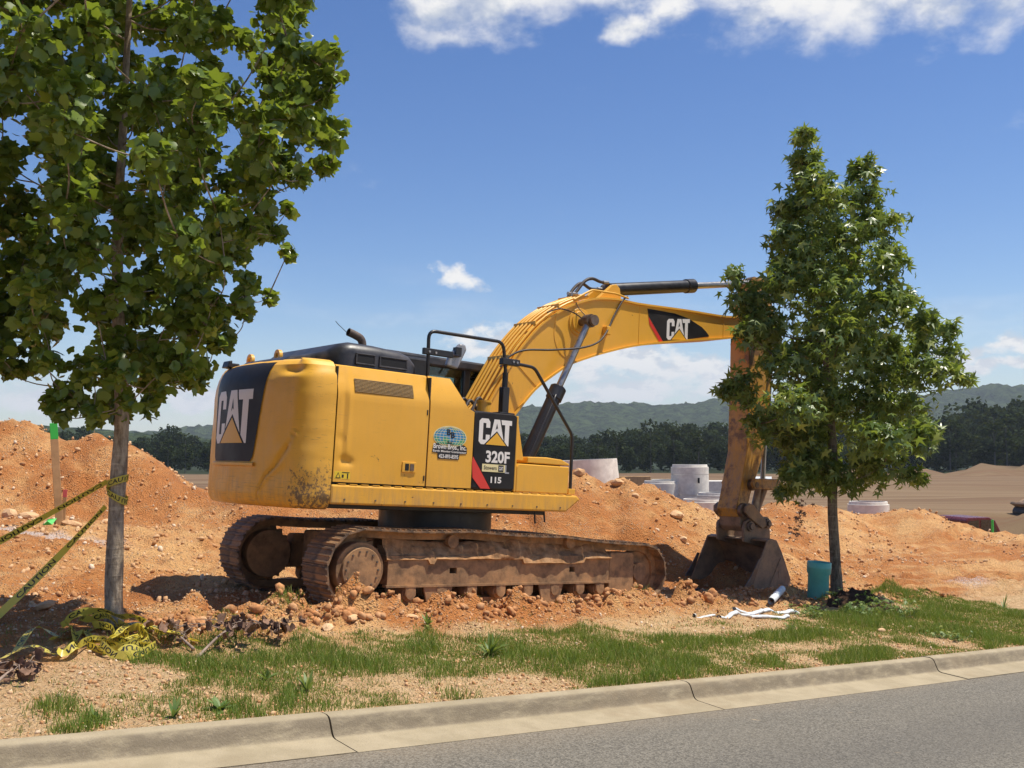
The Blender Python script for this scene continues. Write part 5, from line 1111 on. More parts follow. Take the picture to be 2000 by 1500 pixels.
def keep_r(wp):
    s, t = to_st(wp[:, 0], wp[:, 1]); return ~((t > 10.30) & (s < 14.35) & (wp[:, 2] > .2)) & ~((t > 10.1) & (s < 14.4) & (wp[:, 2] > 2.9) & (wp[:, 2] < 4.9) & (t < 11.6))
GT = tree('sweetgum_tree', 'young star leaved tree beside the excavator arm with teal pipe at its foot', (RX, RY, rz_),
     [(0.02, 0, -.1), (.01, 0, .5), (-.02, 0, 1.3), (0, 0, 2.2), (-.05, 0, 3.2), (-.15, 0, 4.4), (-.30, 0, 5.6), (-.40, 0, 7.0)], [.098, .082, .076, .066, .05, .036, .022, .006],
     RB, 'star', 185, .235, M['leaf_gum'], M['bark_dark'], rR, 8, keep=keep_r, droop=.75, dup=1.0)
# withered spray hanging from the lowest limb
r = np.random.default_rng(3); n = 60; p = np.stack([-.62 + r.normal(0, .06, n) - .16 * np.linspace(0, 1, n), -.55 + r.normal(0, .05, n), 1.48 - .55 * np.linspace(0, 1, n) + r.normal(0, .03, n)], -1)
tv, tf = leaf_star(); link('dead_leaves', scatter_mesh('dead_leaves', tv, tf, p, frames(r.normal(0, 1, (n, 3)), np.array([0, 0, -1.0]) + r.normal(0, .4, (n, 3))), r.uniform(.06, .12, n), np.full(n, .3), M['dead']), None, GT)['label'] = 'withered brown leaves on a broken twig'

# ------------------------------------------------------------------ caution tape
def tape_mat():
    m, t = material('caution_tape'); n = t.noise(objc(t), 14, 3)
    t.put(t.b.inputs['Base Color'], t.mix(n, rgb(.62, .51, .07), rgb(.72, .62, .12))); t.b.inputs['Roughness'].default_value = .34
    tl = t.new('ShaderNodeBsdfTranslucent'); tl.inputs[0].default_value = rgb(.8, .62, .06); mx = t.new('ShaderNodeMixShader'); mx.inputs[0].default_value = .3
    t.l.new(t.b.outputs[0], mx.inputs[1]); t.l.new(tl.outputs[0], mx.inputs[2]); t.l.new(mx.outputs[0], t.o.inputs[0]); return m
M['tape'] = tape_mat()
WORD = text_geo('CAUTION', .02)
def ribbon(path, side, width=.062):
    """path (n,3), side (n,3) unit vectors across; returns mapping(u metres, v 0..1, lift)"""
    P = np.array(path, float); S = np.array(side, float); d = np.r_[0, np.cumsum(np.linalg.norm(np.diff(P, axis=0), axis=1))]
    T = np.gradient(P, axis=0); N_ = np.cross(T, S); N_ /= np.linalg.norm(N_, axis=1)[:, None] + 1e-9
    def f(u, v, lift=0.0):
        c = [np.interp(u, d, P[:, k]) for k in range(3)]; s_ = [np.interp(u, d, S[:, k]) for k in range(3)]; n_ = [np.interp(u, d, N_[:, k]) for k in range(3)]
        return tuple(c[k] + s_[k] * (v - .5) * width + n_[k] * lift for k in range(3))
    return f, d[-1]
def make_tape(name, path, side, parent=None, u0=.05, word=.40, gap=.14, rev=False, both=True):
    f, L = ribbon(path, side); n = max(8, int(L / .025)); V = []
    for i in range(n + 1):
        for v in (0, .5, 1): V.append(f(L * i / n, v))
    o = MB().add(V, [(i * 3 + k, i * 3 + k + 1, i * 3 + 4 + k, i * 3 + 3 + k) for i in range(n) for k in range(2)]).build(name, M['tape'], parent, smooth=180)
    u = u0; wv, wf = WORD
    while u < L - .1:
        txt = MB()
        for lift in ((.0012, -.0012) if both else (.0012,)):
            vs = []
            for a, b in wv:
                uu = u + (1 - a if rev else a) * word
                vs.append(f(min(uu, L), .18 + .64 * (1 - b if rev else b), lift))
            txt.add(vs, wf)
        txt.build('tape_lettering', M['ink'], o); u += word + gap
    return o
trk = Vector((LX, LY_, lz))
def strand(a, b, sag, tw0, tw1, n=40):
    P = []; S = []
    for i in range(n + 1):
        t = i / n; p = Vector(a).lerp(Vector(b), t) + Vector((0, 0, -sag * math.sin(math.pi * t))); ang = tw0 + (tw1 - tw0) * t + .2 * math.sin(t * 7); T = (Vector(b) - Vector(a)).normalized(); s0 = T.cross(Vector((0, 1, 0))).normalized(); s1 = s0.cross(T)
        P.append(tuple(p)); S.append(tuple(s0 * math.cos(ang) + s1 * math.sin(ang)))
    return np.array(P), np.array(S) / np.linalg.norm(np.array(S), axis=1)[:, None]
zt = lambda y, D: 1.65 - (y - 880) / 2000 * D
A1 = (LX - .078, LY_ - .03, zt(940, 8.9)); E1 = (-5.35, 8.3, zt(1205, 8.3))
P, S = strand(A1, E1, .03, 1.0, -.1); t1 = make_tape('caution_tape', P, S, rev=False); tag(t1, 'upper strand of yellow caution tape slanting left from the grey trunk', 'tape', 'caution tape strands tied to the trunk')
A2 = (LX - .078, LY_ - .05, zt(988, 8.9)); E2 = (-4.20, 8.45, zt(1200, 8.45))
P, S = strand(A2, E2, .02, 1.15, .1); t2 = make_tape('caution_tape', P, S, rev=True); tag(t2, 'lower strand of yellow caution tape with a torn loose end', 'tape', 'caution tape strands tied to the trunk')
wr = empty('caution_tape_wrap', (0, 0, 0)); tag(wr, 'bands of yellow caution tape wrapped around the grey trunk', 'tape')
for zc, tl_ in ((zt(940, 8.9), .03), (zt(968, 8.9), -.05)):
    a = np.linspace(0, 2 * math.pi, 40); rr_ = .088
    P = np.stack([LX + .0 + rr_ * np.cos(a), LY_ + rr_ * np.sin(a), zc + tl_ * np.cos(a)], -1); S = np.stack([.15 * np.cos(a), .15 * np.sin(a), np.ones(40)], -1); S /= np.linalg.norm(S, axis=1)[:, None]
    make_tape('tape_band', P, S, wr, .02, .30, .05)
PL = empty('caution_tape_heap', (0, 0, 0)); tag(PL, 'crumpled heap of yellow caution tape on the ground at the trunk', 'tape')
r = np.random.default_rng(12)
def px_ground(px, py):
    """street-level point seen at a bearing; used only to lay things out along the verge"""
    x = (px - 1000) / 2000; z = (750 - py) / 2000; cp, sp = math.cos(R(3.72)), math.sin(R(3.72)); d = np.array([x, cp - z * sp, sp + z * cp]); t = 6.0
    for _ in range(40):
        p = np.array([0, 0, 1.65]) + d * t; g = gz(p[0], p[1]); t += (p[2] - g) / -d[2] * .8 if d[2] < 0 else .1
    return p
runs = [[(30, 1285), (70, 1250), (130, 1262), (190, 1240), (240, 1228), (285, 1250), (250, 1268)], [(5, 1298), (60, 1285), (110, 1288), (160, 1258), (210, 1262), (262, 1240), (330, 1252), (385, 1262)],
        [(120, 1232), (175, 1222), (235, 1232), (275, 1262), (225, 1286), (170, 1272)], [(150, 1280), (190, 1262), (240, 1282), (290, 1270), (262, 1248), (215, 1258)],
        [(130, 1240), (150, 1282), (112, 1290)], [(180, 1252), (250, 1262), (305, 1278), (250, 1293), (195, 1276)], [(160, 1226), (220, 1226), (255, 1242), (300, 1246), (345, 1250)], [(205, 1270), (245, 1255), (285, 1280), (235, 1290)], [(90, 1262), (140, 1255), (180, 1235), (230, 1250)]]
for k, run in enumerate(runs):
    P = np.array(bez([px_ground(*q) + np.array([0, 0, .03 + .05 * r.random()]) for q in run], 12)); n = len(P)
    P[:, 2] += .025 * np.sin(np.linspace(0, 9 + k, n)) + .012 * k * (np.hypot(P[:, 0] - LX - .05, P[:, 1] - 8.6) < .4)
    ang = r.uniform(0, 3) + np.cumsum(r.normal(0, .16, n)) ; T = np.gradient(P, axis=0); T /= np.linalg.norm(T, axis=1)[:, None]; up = np.array([0, 0, 1.0]); H = np.cross(T, up); H /= np.linalg.norm(H, axis=1)[:, None] + 1e-9
    S = H * np.cos(ang * .45)[:, None] + np.cross(H, T) * np.sin(ang * .45)[:, None]
    g = ground_z(P[:, 0], P[:, 1]); P[:, 2] = np.maximum(P[:, 2], g + .012 + .036 * np.abs(S[:, 2])); make_tape('tape_length', P, S, PL, .03 + .1 * r.random(), .40, .14, bool(k % 2))

# ------------------------------------------------------------------ stakes
def at(px, py, Dp): return np.array([(px - 1000) / 2000 * Dp, Dp, 1.65 + ((750 - py) / 2000 * math.cos(R(3.72)) + math.sin(R(3.72))) / (math.cos(R(3.72)) - (750 - py) / 2000 * math.sin(R(3.72))) * Dp])
b = at(122, 1003, 15.9); bz_ = gz(b[0], b[1]); L = at(108, 826, 15.9)[2] - bz_
SK = empty('wooden_stake', (b[0], b[1], bz_)); tag(SK, 'square wooden survey stake with green painted top on the dirt heap', 'stake'); SK.rotation_euler = (R(-1), R(-4.6), R(25))
MB().box(-.055, .055, -.055, .055, -.25, L - .25).build('post', M['wood'], SK, bevel=.004); MB().box(-.0555, .0555, -.0555, .0555, L - .249, L).build('painted_top', M['green_paint'], SK, bevel=.004)
b = at(129, 1000, 16.3); bz_ = gz(b[0], b[1])
S2 = empty('short_stake', (b[0], b[1], bz_)); tag(S2, 'short thin stake with pink tip behind the green topped stake', 'stake'); S2.rotation_euler = (0, R(2), .3)
MB().box(-.03, .03, -.012, .012, -.15, .40).build('post', M['wood'], S2, bevel=.003); MB().box(-.0305, .0305, -.0125, .0125, .401, .52).build('painted_tip', M['pink_paint'], S2, bevel=.003)
b = at(101, 999, 15.7); bz_ = gz(b[0], b[1])
o = MB().add([(b[0] - .09, b[1], bz_ + .02), (b[0] + .07, b[1] - .03, bz_ + .03), (b[0] + .09, b[1] + .08, bz_ + .12), (b[0] - .05, b[1] + .1, bz_ + .10), (b[0], b[1] - .04, bz_ + .08)], [(0, 1, 4), (1, 2, 4), (2, 3, 4), (3, 0, 4), (0, 3, 2, 1)]).build('plastic_scrap', M['green_paint']); tag(o, 'small bright green plastic scrap lying left of the survey stake', 'scrap')

# ------------------------------------------------------------------ precast concrete
def precast(name, label, px, pyb, Dp, rad, h, lip=.06, wall=.13, parts=None, sink=.25, tilt=(0, 0, 0)):
    b = at(px, pyb, Dp); root = empty(name, (b[0], b[1], b[2])); root.rotation_euler = tilt
    tag(root, label, 'concrete ring', 'precast manhole rings on the building site')
    z = -sink
    for i, hh in enumerate(parts or [h]):
        top = i == len(parts or [h]) - 1; zz0 = z; z += hh
        pr = [(rad, zz0 + .008), (rad, z - (lip * 1.6 if top else 0) - .008)] + ([(rad - wall * .45, z - lip * 1.6), (rad - wall * .45, z - .01), (rad - wall * .5, z)] if top else []) + [(rad - wall, z - (.0 if top else .008)), (rad - wall, zz0 + .008)]
        MB().lathe(pr, n=48).build('ring_section', M['concrete'], root, smooth=40)
    return root
precast('manhole_stack', 'tall stacked concrete manhole with a small lifting hole, behind the dirt heap', 1346, 975, 44, .80, 0, parts=[.55, .86, .42], sink=.35)
hb = at(1363, 938, 43.2); tag(MB().box(hb[0] - .04, hb[0] + .04, hb[1] - .04, hb[1] + .0, hb[2] - .12, hb[2] + .10).build('lifting_slot', M['vent']), 'dark slot in the side of the stacked manhole', 'slot')
precast('concrete_ring', 'open concrete ring lying nearest, partly behind the excavator arm', 1372, 994, 38, .80, .62, sink=.25)
precast('concrete_ring', 'pale concrete ring half hidden behind the nearest ring', 1402, 985, 42, .88, .70, sink=.22)
precast('concrete_ring', 'concrete ring between the dirt heap and the stacked manhole', 1292, 974, 44, .82, .76, sink=.0)
precast('concrete_ring', 'far concrete ring peeping over left of the stacked manhole', 1305, 962, 56, 1.0, .80, sink=.1)
precast('concrete_ring', 'low concrete ring alone on the field right of the star leaved tree', 1692, 999, 38, .735, .42, sink=.05)
b = at(1397, 955, 52); tag(MB().box(b[0] - .75, b[0] + .9, b[1] - .6, b[1] + .6, b[2] - .8, b[2] + .42).build('concrete_box', M['concrete'], bevel=.03), 'square concrete box beside the stacked manhole', 'concrete box')
b = at(1480, 941, 60); o = MB().tube([(b[0] - 1.6, b[1] + .5, b[2]), (b[0] + .75, b[1], b[2])], .30, 24, False).tube([(b[0] - 1.6, b[1] + .5, b[2]), (b[0] + .75, b[1], b[2])], .25, 24, False).build('white_pipe', M['white_plastic'], smooth=60); tag(o, 'white pipe lying behind the excavator arm', 'pipe')
# the large cone section, tipped a little
b = at(1152, 965, 37); root = empty('concrete_cone', (b[0], b[1], b[2])); root.rotation_euler = (0, R(-2.5), 0); tag(root, 'very large pale concrete vault section behind the dirt heap', 'concrete ring', 'precast manhole rings on the building site')
MB().lathe([(1.12, -.5), (1.02, 1.24), (.93, 1.24), (1.0, -.5)], n=56).build('ring_section', M['concrete'], root, smooth=40)
b = at(1210, 935, 50); tag(MB().box(b[0] - .5, b[0] + 1.5, b[1], b[1] + .2, b[2] - .9, b[2] + .12).build('timber_stack', M['wood'], bevel=.02), 'low pallet of timber between the concrete vault and the dirt heap', 'timber')

# ------------------------------------------------------------------ pickup behind the right-hand heap
b = at(1882, 1008, 40); TR = empty('pickup_truck', (b[0], b[1], b[2] - 1.72)); TR.rotation_euler = (0, 0, R(14)); tag(TR, 'dark red pickup truck mostly hidden behind the right dirt heap', 'truck')
cabp = [(-.72, .95), (-.66, 1.62), (-.55, 1.72), (.35, 1.72), (.62, 1.60), (.95, 1.0), (.95, .95)]
MB().prism(cabp, -.85, .85).build('cab', M['red_paint'], TR, bevel=.06)
MB().prism([(-2.9, .45), (-2.9, 1.02), (-1.1, 1.02), (1.0, .98), (1.95, .92), (2.1, .75), (2.1, .45)], -.92, .92).build('body', M['red_paint'], TR, bevel=.06)
MB().prism([(-.62, 1.02), (-.58, 1.58), (-.12, 1.62), (-.12, 1.02)], -.862, -.855).build('window', M['dark_glass'], TR); MB().prism([(-.04, 1.02), (-.04, 1.62), (.32, 1.62), (.50, 1.55), (.78, 1.02)], -.862, -.855).build('window', M['dark_glass'], TR)
MB().prism([(.40, 1.69), (.63, 1.58), (.93, 1.03), (.96, 1.03), (.66, 1.60), (.42, 1.71)], -.74, .74).build('windscreen', M['dark_glass'], TR)
for x in (-1.95, 1.25):
    for y in (-.82, .82):
        wh = MB().cyl((x, y, .36), 'y', .36, -.12, .12, 24).build('wheel', M['rubber'], TR, smooth=35); MB().cyl((x, y, .36), 'y', .20, -.13, .13, 16).build('rim', M['chrome'], wh, smooth=35)
MB().box(.88, 1.02, -1.08, -.92, .98, 1.12).build('door_mirror', M['white_plastic'], TR, bevel=.02)
b = at(1932, 1022, 36); o = MB().cyl((b[0], b[1], b[2] - .3), 'z', .04, -.3, .42, 10).build('marker_post', M['green_paint']); tag(o, 'bright green marker post beside the red pickup', 'post')
b = at(1953, 1038, 34); gq = gz(b[0], b[1]); o = MB().prism([(-.20, 0), (.20, -.06), (.26, .10), (-.1, .16)], -.02, .02).build('paper_sack', M['white_plastic']); o.location = (b[0], b[1], gq + .05); tag(o, 'small white sheet lying on the dirt right of the marker post', 'sheet')
# other plant at the edge of the field
b = at(1995, 1000, 46); OM = empty('wheel_loader', (b[0] + .9, b[1], b[2])); tag(OM, 'dark muddy loader at the right edge on the far field', 'loader'); OM.rotation_euler = (0, 0, R(8))
MB().prism([(-1.35, .36), (-1.28, .46), (-1.0, .40), (-.75, .55), (-.4, .62), (.4, .60), (1.6, .7), (1.6, .2), (-.6, .12), (-.8, .18), (-1.1, .22)], -.5, .5).build('bucket', M['bucket'], OM, bevel=.03)
for x in (-1.0, -.35, .9): MB().cyl((x, -.45, .0), 'y', .26, -.12, .9, 20).build('wheel', M['rubber'], OM, smooth=35)
MB().box(-.4, 2.2, -.4, .4, -.1, .45).build('body', M['bucket'], OM, bevel=.05)

# ------------------------------------------------------------------ litter on the verge
p = px_ground(1597, 1166); TB = empty('pipe_offcut', (p[0], p[1], p[2] - .02)); TB.rotation_euler = (R(1), R(3.5), 0); tag(TB, 'teal plastic pipe offcut standing upright against the star leaved tree', 'pipe')
k = p[1] / 2000
MB().lathe([(.150, 0), (.150, .345), (.170, .375), (.172, .44), (.176, .45), (.172, .46), (.172, .52), (.167, .528), (.159, .52), (.157, .38), (.138, .35), (.138, 0)], n=40).build('pipe_wall', M['teal'], TB, smooth=50)
tag(TB, None)
random.seed(8)
def crushed_tube(label, a, b_, rad, seed):
    A = px_ground(*a); B_ = px_ground(*b_); rnd = random.Random(seed); n = 26; V = []; m = 12
    d = (B_ - A); L = np.linalg.norm(d); d /= L; side_ = np.cross(d, [0, 0, 1]); side_ /= np.linalg.norm(side_); up = np.cross(side_, d)
    for i in range(n + 1):
        t = i / n; c = A + d * L * t; g = gz(c[0], c[1]); sq = .45 + .35 * vnoise(np.array([t * 6 + seed]), np.array([0.5]), seed)[0]; wob = (vnoise(np.array([t * 4]), np.array([seed * 1.7]), 4)[0] - .5) * .08
        for q in range(m):
            a_ = 2 * math.pi * q / m; pt = c + side_ * (rad * (1.35 - .35 * sq) * math.cos(a_) + wob) + np.array([0, 0, 1]) * rad * sq * math.sin(a_); pt[2] += g - c[2] + rad * sq * .9; V.append(pt)
    o = MB().add(V, [(i * m + q, i * m + (q + 1) % m, (i + 1) * m + (q + 1) % m, (i + 1) * m + q) for i in range(n) for q in range(m)]).build('plastic_tube', M['white_plastic'], smooth=60)
    return tag(o, label, 'plastic tube', 'crushed white plastic tubes on the verge')
crushed_tube('longest crushed white plastic tube, lying on top of the others', (1435, 1192), (1560, 1199), .040, 1)
crushed_tube('crushed white plastic tube at the front right of the bundle', (1465, 1206), (1542, 1207), .034, 2)
crushed_tube('crushed white plastic tube at the left of the bundle', (1405, 1203), (1460, 1205), .032, 3)
crushed_tube('thin flattened white plastic strip left of the bundle', (1352, 1203), (1395, 1203), .022, 4)
A = px_ground(1506, 1183); B_ = px_ground(1528, 1166)
pt = [tuple(A * (1 - t) + B_ * t + np.array([0, 0, .06 + .05 * t])) for t in np.linspace(0, 1, 9)]
o = MB().tube(pt, [.048, .048, .052, .048, .052, .048, .052, .048, .048], 18, False).tube(pt, .040, 18, False).build('corrugated_pipe', M['white_plastic'], smooth=60); tag(o, 'short white corrugated pipe stub behind the crushed tubes', 'pipe')

# dead branches with curled leaves
def brush(label, main, seed, nleaf, spread):
    r = np.random.default_rng(seed); W = [px_ground(*q) for q in main]; o0 = W[0]
    root = empty('dead_branch', tuple(o0)); tag(root, label, 'branch'); B = MB()
    rel = [w_ - o0 + np.array([0, 0, .03 + .05 * (i > 0)]) for i, w_ in enumerate(W)]; ln = bez(rel, 6); B.tube(ln, list(np.linspace(.013, .004, len(ln))), 6)
    lp = []
    for _ in range(16):
        i = r.integers(len(ln) // 3, len(ln)); a = np.array(ln[i]); d = r.normal(0, 1, 3) * np.array([1, 1, .5]); d[2] = abs(d[2]) * .6; tip = a + d * spread * .55; B.tube([tuple(a), tuple((a + tip) / 2 + [0, 0, .03]), tuple(tip)], [.005, .004, .002], 4); lp.append((a, tip))
    B.build('stem', M['twig'], root, smooth=180)
    P = []
    for _ in range(nleaf):
        a, t_ = lp[r.integers(0, len(lp))]; k = r.uniform(.3, 1.1); q = a * (1 - k) + t_ * k + r.normal(0, .03, 3); q[2] = max(q[2], .015); P.append(q)
    tv, tf = leaf_tulip(); tv = tv * np.array([1, .6, 1]) + np.array([0, 0, 1]) * (np.abs(tv[:, 1:2]) * 1.0)
    link('dead_leaves', scatter_mesh('dead_leaves', tv, tf, np.array(P), frames(r.normal(0, 1, (nleaf, 3)), r.normal(0, 1, (nleaf, 3))), r.uniform(.05, .12, nleaf), r.random(nleaf), M['dead']), None, root)
brush('fallen dead branch with shrivelled brown leaves right of the taped tree', [(385, 1292), (440, 1252), (500, 1236), (560, 1245)], 5, 70, .36)
brush('small withered twig on the verge beside the tape heap', [(378, 1275), (345, 1258), (325, 1250)], 6, 22, .22)
brush('clump of dead brown leaves at the left edge of the verge', [(-10, 1345), (25, 1330), (50, 1328)], 7, 34, .24)

# ------------------------------------------------------------------ stones, clods
ico = None
def ico_mesh(sub, seed, amp):
    bm = bmesh.new(); bmesh.ops.create_icosphere(bm, subdivisions=sub, radius=1); r = random.Random(seed); sx, sy, sz = r.uniform(.75, 1.5), r.uniform(.6, 1.1), r.uniform(.4, .85)
    bm.verts.ensure_lookup_table(); V = []
    for v in bm.verts:
        k = 1 + r.uniform(-amp, amp) + (.75 * (float(fbm(np.array([v.co.x * 1.6 + seed + v.co.z]), np.array([v.co.y * 1.6 - v.co.z]), 3, seed)[0]) - .5) if sub > 2 else 0); V.append((v.co.x * sx * k, v.co.y * sy * k, v.co.z * sz * k))
    F = [tuple(v.index for v in f.verts) for f in bm.faces]; bm.free(); return np.array(V), F
rng = np.random.default_rng(21)
def rand_rot(n):
    a = rng.normal(0, 1, (n, 3)); return frames(a, rng.normal(0, 1, (n, 3)))
def scatter_stones(name, n, region, sizes, sub, amp, label, flt=None, mat='gravel'):
    x0, x1, y0, y1 = region; out = []
    S = rng.uniform(x0, x1, n); T = rng.uniform(y0, y1, n); X, Y = to_xy(S, T); V_ = T - kerb_t(S)
    ok = V_ > .03
    if flt is not None: ok &= flt(S, T, X, Y)
    # in front of the camera only
    ok &= (Y > 4) & (np.abs(X) < Y * .62 + .5)
    X, Y = X[ok], Y[ok]; m = len(X); sz = sizes[0] * (sizes[1] / sizes[0]) ** (rng.random(m) ** 2.6); Z = ground_z(X, Y) + sz * .25
    mats = []; Vv = []; Ff = []; Rv = []; off = 0
    for k in range(5):
        tv, tf = ico_mesh(sub, 100 + k + sub * 10, amp); sel = np.arange(m) % 5 == k; c = sel.sum(); V2 = np.einsum('nij,kj->nki', rand_rot(c), tv) * sz[sel][:, None, None] + np.stack([X[sel], Y[sel], Z[sel]], -1)[:, None, :]
        tf = np.array(tf); Ff.append((tf[None] + (np.arange(c) * len(tv))[:, None, None]).reshape(-1, 3) + off); off += c * len(tv); Vv.append(V2.reshape(-1, 3)); Rv.append(np.repeat(rng.random(c), len(tv)))
    me = mesh_np(name, np.concatenate(Vv), np.concatenate(Ff)); rnd_attr(me, np.concatenate(Rv)); return tag(link(name, me, M[mat]), label, kind='stuff')
patch = lambda X, Y, sc, sd: fbm(X * sc, Y * sc, 3, sd)
scatter_stones('gravel', 30000, (-1.5, 15, 5.6, 11.5), (.005, .022), 1, .22, 'fine pale gravel strewn over the verge and lot', lambda S, T, X, Y: (patch(X, Y, .9, 61) > .36))
scatter_stones('gravel', 20000, (-3, 26, 10.5, 24), (.010, .052), 1, .25, 'loose stones strewn over the dirt heaps', lambda S, T, X, Y: patch(X, Y, .5, 62) > .36)
scatter_stones('dirt_clods', 1500, (3.2, 11.2, 8.7, 9.5), (.012, .060), 1, .32, 'crumbled clods of red dirt along the near track', lambda S, T, X, Y: np.abs(T - 9.08) < .33, mat='clod')
scatter_stones('dirt_clods', 1200, (11.0, 15.6, 8.3, 10.3), (.012, .055), 1, .32, 'crumbled clods of dirt around the bucket and tree foot', mat='clod')
scatter_stones('dirt_clods', 70, (3.4, 11.0, 8.75, 9.5), (.03, .095), 3, .07, 'large crumbling lumps of red dirt beside the near track', lambda S, T, X, Y: np.abs(T - 9.1) < .3, mat='clod')
scatter_stones('gravel', 1800, (2.5, 13, 5.6, 6.6), (.006, .02), 1, .22, 'spilt grit along the back of the kerb', lambda S, T, X, Y: T - kerb_t(S) < .09)
rocks = [(147, 962, 15.9, .13, 'tan rock on the left heap below the tree crown'), (215, 930, 17, .11, 'pale rock on the heap right behind the grey trunk'), (105, 978, 15.9, .12, 'flat pale rock beside the survey stake'), (62, 945, 17, .15, 'reddish rock on the left heap, left of the stake'), (25, 950, 17, .14, 'whitish rock at the far left of the heap'),
         (1131, 935, 19.6, .13, 'square pale rock on the heap behind the hand rail'), (1320, 998, 19, .15, 'brown rock on the slope between heap and bucket'), (1332, 1044, 18, .09, 'dark rock on the slope left of the bucket'), (1206, 960, 19.6, .14, 'white rock on the red heap behind the toolbox'), (1240, 990, 19, .09, 'small white rock on the slope above the track'),
         (400, 1217, None, .075, 'pale rock at the edge of the dirt right of the taped tree'), (690, 1210, None, .08, 'whitish rock on the verge below the near track'), (640, 1213, None, .06, 'small tan rock beside the whitish rock on the verge'), (806, 1205, None, .055, 'round pale stone at the verge below the track rollers'), (1722, 1234, None, .06, 'grey green stone in the grass below the leafy weeds'), (90, 1190, None, .10, 'broad tan stone in the tree shadow left of the trunk'), (760, 995, 18.6, .15, 'dark clod on the dirt seen under the excavator body')]
for i, (px, py, Dp, sz, lab) in enumerate(rocks):
    p = at(px, py, Dp) if Dp else px_ground(px, py); tv, tf = ico_mesh(2, 300 + i, .13); z = gz(p[0], p[1])
    me = MB().add(tv * sz, tf).mesh('rock'); rnd_attr(me, np.full(len(tv), .55 + .45 * ((i * 7) % 5) / 5)); o = link('rock', me, M['gravel']); o.location = (p[0], p[1], z + sz * .3); o.rotation_euler = (.25 * math.sin(i * 3), .2 * math.cos(i * 5), i * .7); tag(o, lab, 'rock', 'larger rocks lying about the site')

# ------------------------------------------------------------------ grass and weeds
def grass(n):
    S = rng.uniform(-1.2, 15.5, n); V = rng.uniform(.02, 3.3, n); T = V + kerb_t(S); X, Y = to_xy(S, T)
    d = patch(X, Y, .75, 91) * .62 + patch(X, Y, 3.5, 95) * .38
    core = np.exp(-((V - 1.15) / .75) ** 2) * sstep(S, 2.4, 4.2) * .16 + .13 * sstep(S, 11.0, 13.5) * (1 - sstep(V, 2.6, 3.2)) - .10 * (1 - sstep(S, 1.5, 3.6)) - .18 * sstep(V, 2.0, 2.8) * (1 - sstep(S, 11.5, 13.5))
    pr = sstep(d + core, .405, .56)
    bare = np.exp(-(((S - 4.75) / .55) ** 2 + ((V - .50) / .16) ** 2)) + np.exp(-(((S - 9.2) / 1.0) ** 2 + ((V - .75) / .25) ** 2)) + np.exp(-(((S - 8.4) / 1.4) ** 2 + ((V - 1.9) / .35) ** 2)); pr = pr * (1 - np.clip(bare, 0, .95)) + .035
    ok = (rng.random(n) < pr) & (Y > 4) & (np.abs(X) < Y * .56 + .3); X, Y, S, V, pr = X[ok], Y[ok], S[ok], V[ok], pr[ok]; m = len(X)
    Z = ground_z(X, Y); h = (.018 + .048 * rng.random(m) ** 1.6) * (.55 + .6 * pr) * (.55 + 1.1 * sstep(patch(X, Y, 2.4, 99), .40, .66)); wd = .0016 + .0018 * rng.random(m); a = rng.uniform(0, 6.283, m); lean = rng.uniform(.1, .9, m) * h; la = rng.uniform(0, 6.283, m)
    dx_, dy_ = np.cos(a) * wd, np.sin(a) * wd; lx, ly = np.cos(la) * lean, np.sin(la) * lean
    P = np.stack([np.stack([X - dx_, Y - dy_, Z - .004], -1), np.stack([X + dx_, Y + dy_, Z - .004], -1), np.stack([X + dx_ * .7 + lx * .4, Y + dy_ * .7 + ly * .4, Z + h * .62], -1), np.stack([X - dx_ * .7 + lx * .4, Y - dy_ * .7 + ly * .4, Z + h * .62], -1), np.stack([X + lx, Y + ly, Z + h], -1)], 1)
    b = np.arange(m)[:, None] * 5; F = np.concatenate([b + np.array([0, 1, 2]), b + np.array([0, 2, 3]), b + np.array([3, 2, 4])])
    me = mesh_np('grass', P.reshape(-1, 3), F); rnd_attr(me, np.repeat(np.clip(rng.normal(.45, .22, m) + (rng.random(m) < .06 + .45 * sstep(patch(X, Y, 1.6, 97), .50, .66)) * .5, 0, .99), 5)); me.materials.append(M['grass'])
    return tag(link('grass', me, None), 'short patchy green grass along the verge behind the kerb', kind='stuff')
grass(340000)
def weed(label, px, py, n, ln, wd, up, seed, mat='weed'):
    r = np.random.default_rng(seed); p = px_ground(px, py); root = MB()
    for _ in range(n):
        a = r.uniform(0, 6.283); L = ln * r.uniform(.5, 1.1); e = r.uniform(*up); d = np.array([math.cos(a), math.sin(a), 0]); s_ = np.array([-math.sin(a), math.cos(a), 0]); pts = []
        for t in np.linspace(0, 1, 6):
            c = d * L * t * math.cos(e) + np.array([0, 0, L * (t * math.sin(e) - .55 * t * t * math.cos(e))]); c[2] = max(c[2], .004); w_ = wd * (math.sin(math.pi * (.12 + .88 * t)) + .05) if t < 1 else .0005
            pts += [c - s_ * w_, c + s_ * w_]
        root.add(pts, [(2 * i, 2 * i + 1, 2 * i + 3, 2 * i + 2) for i in range(5)])
    me = root.mesh('weed'); rnd_attr(me, np.repeat(r.random(n) * .85, 12)); o = link('weed', me, M[mat], smooth=180); o.location = tuple(p); return tag(o, label, 'weed', 'weeds growing on the verge')
weed('large pale spreading grass weed in the middle of the verge', 957, 1282, 46, .34, .011, (.4, 1.3), 1)
weed('upright dark weed near the kerb left of the kerb joint', 600, 1352, 16, .20, .011, (.7, 1.4), 2)
weed('spiky weed at the kerb below the dead branch', 340, 1402, 14, .17, .012, (.7, 1.4), 3)
weed('low broad leaved weed beside the spiky weed', 430, 1388, 26, .15, .016, (.2, 1.0), 4)
weed('tuft of grass weed by the kerb at the far left', 185, 1412, 18, .13, .009, (.5, 1.4), 5)
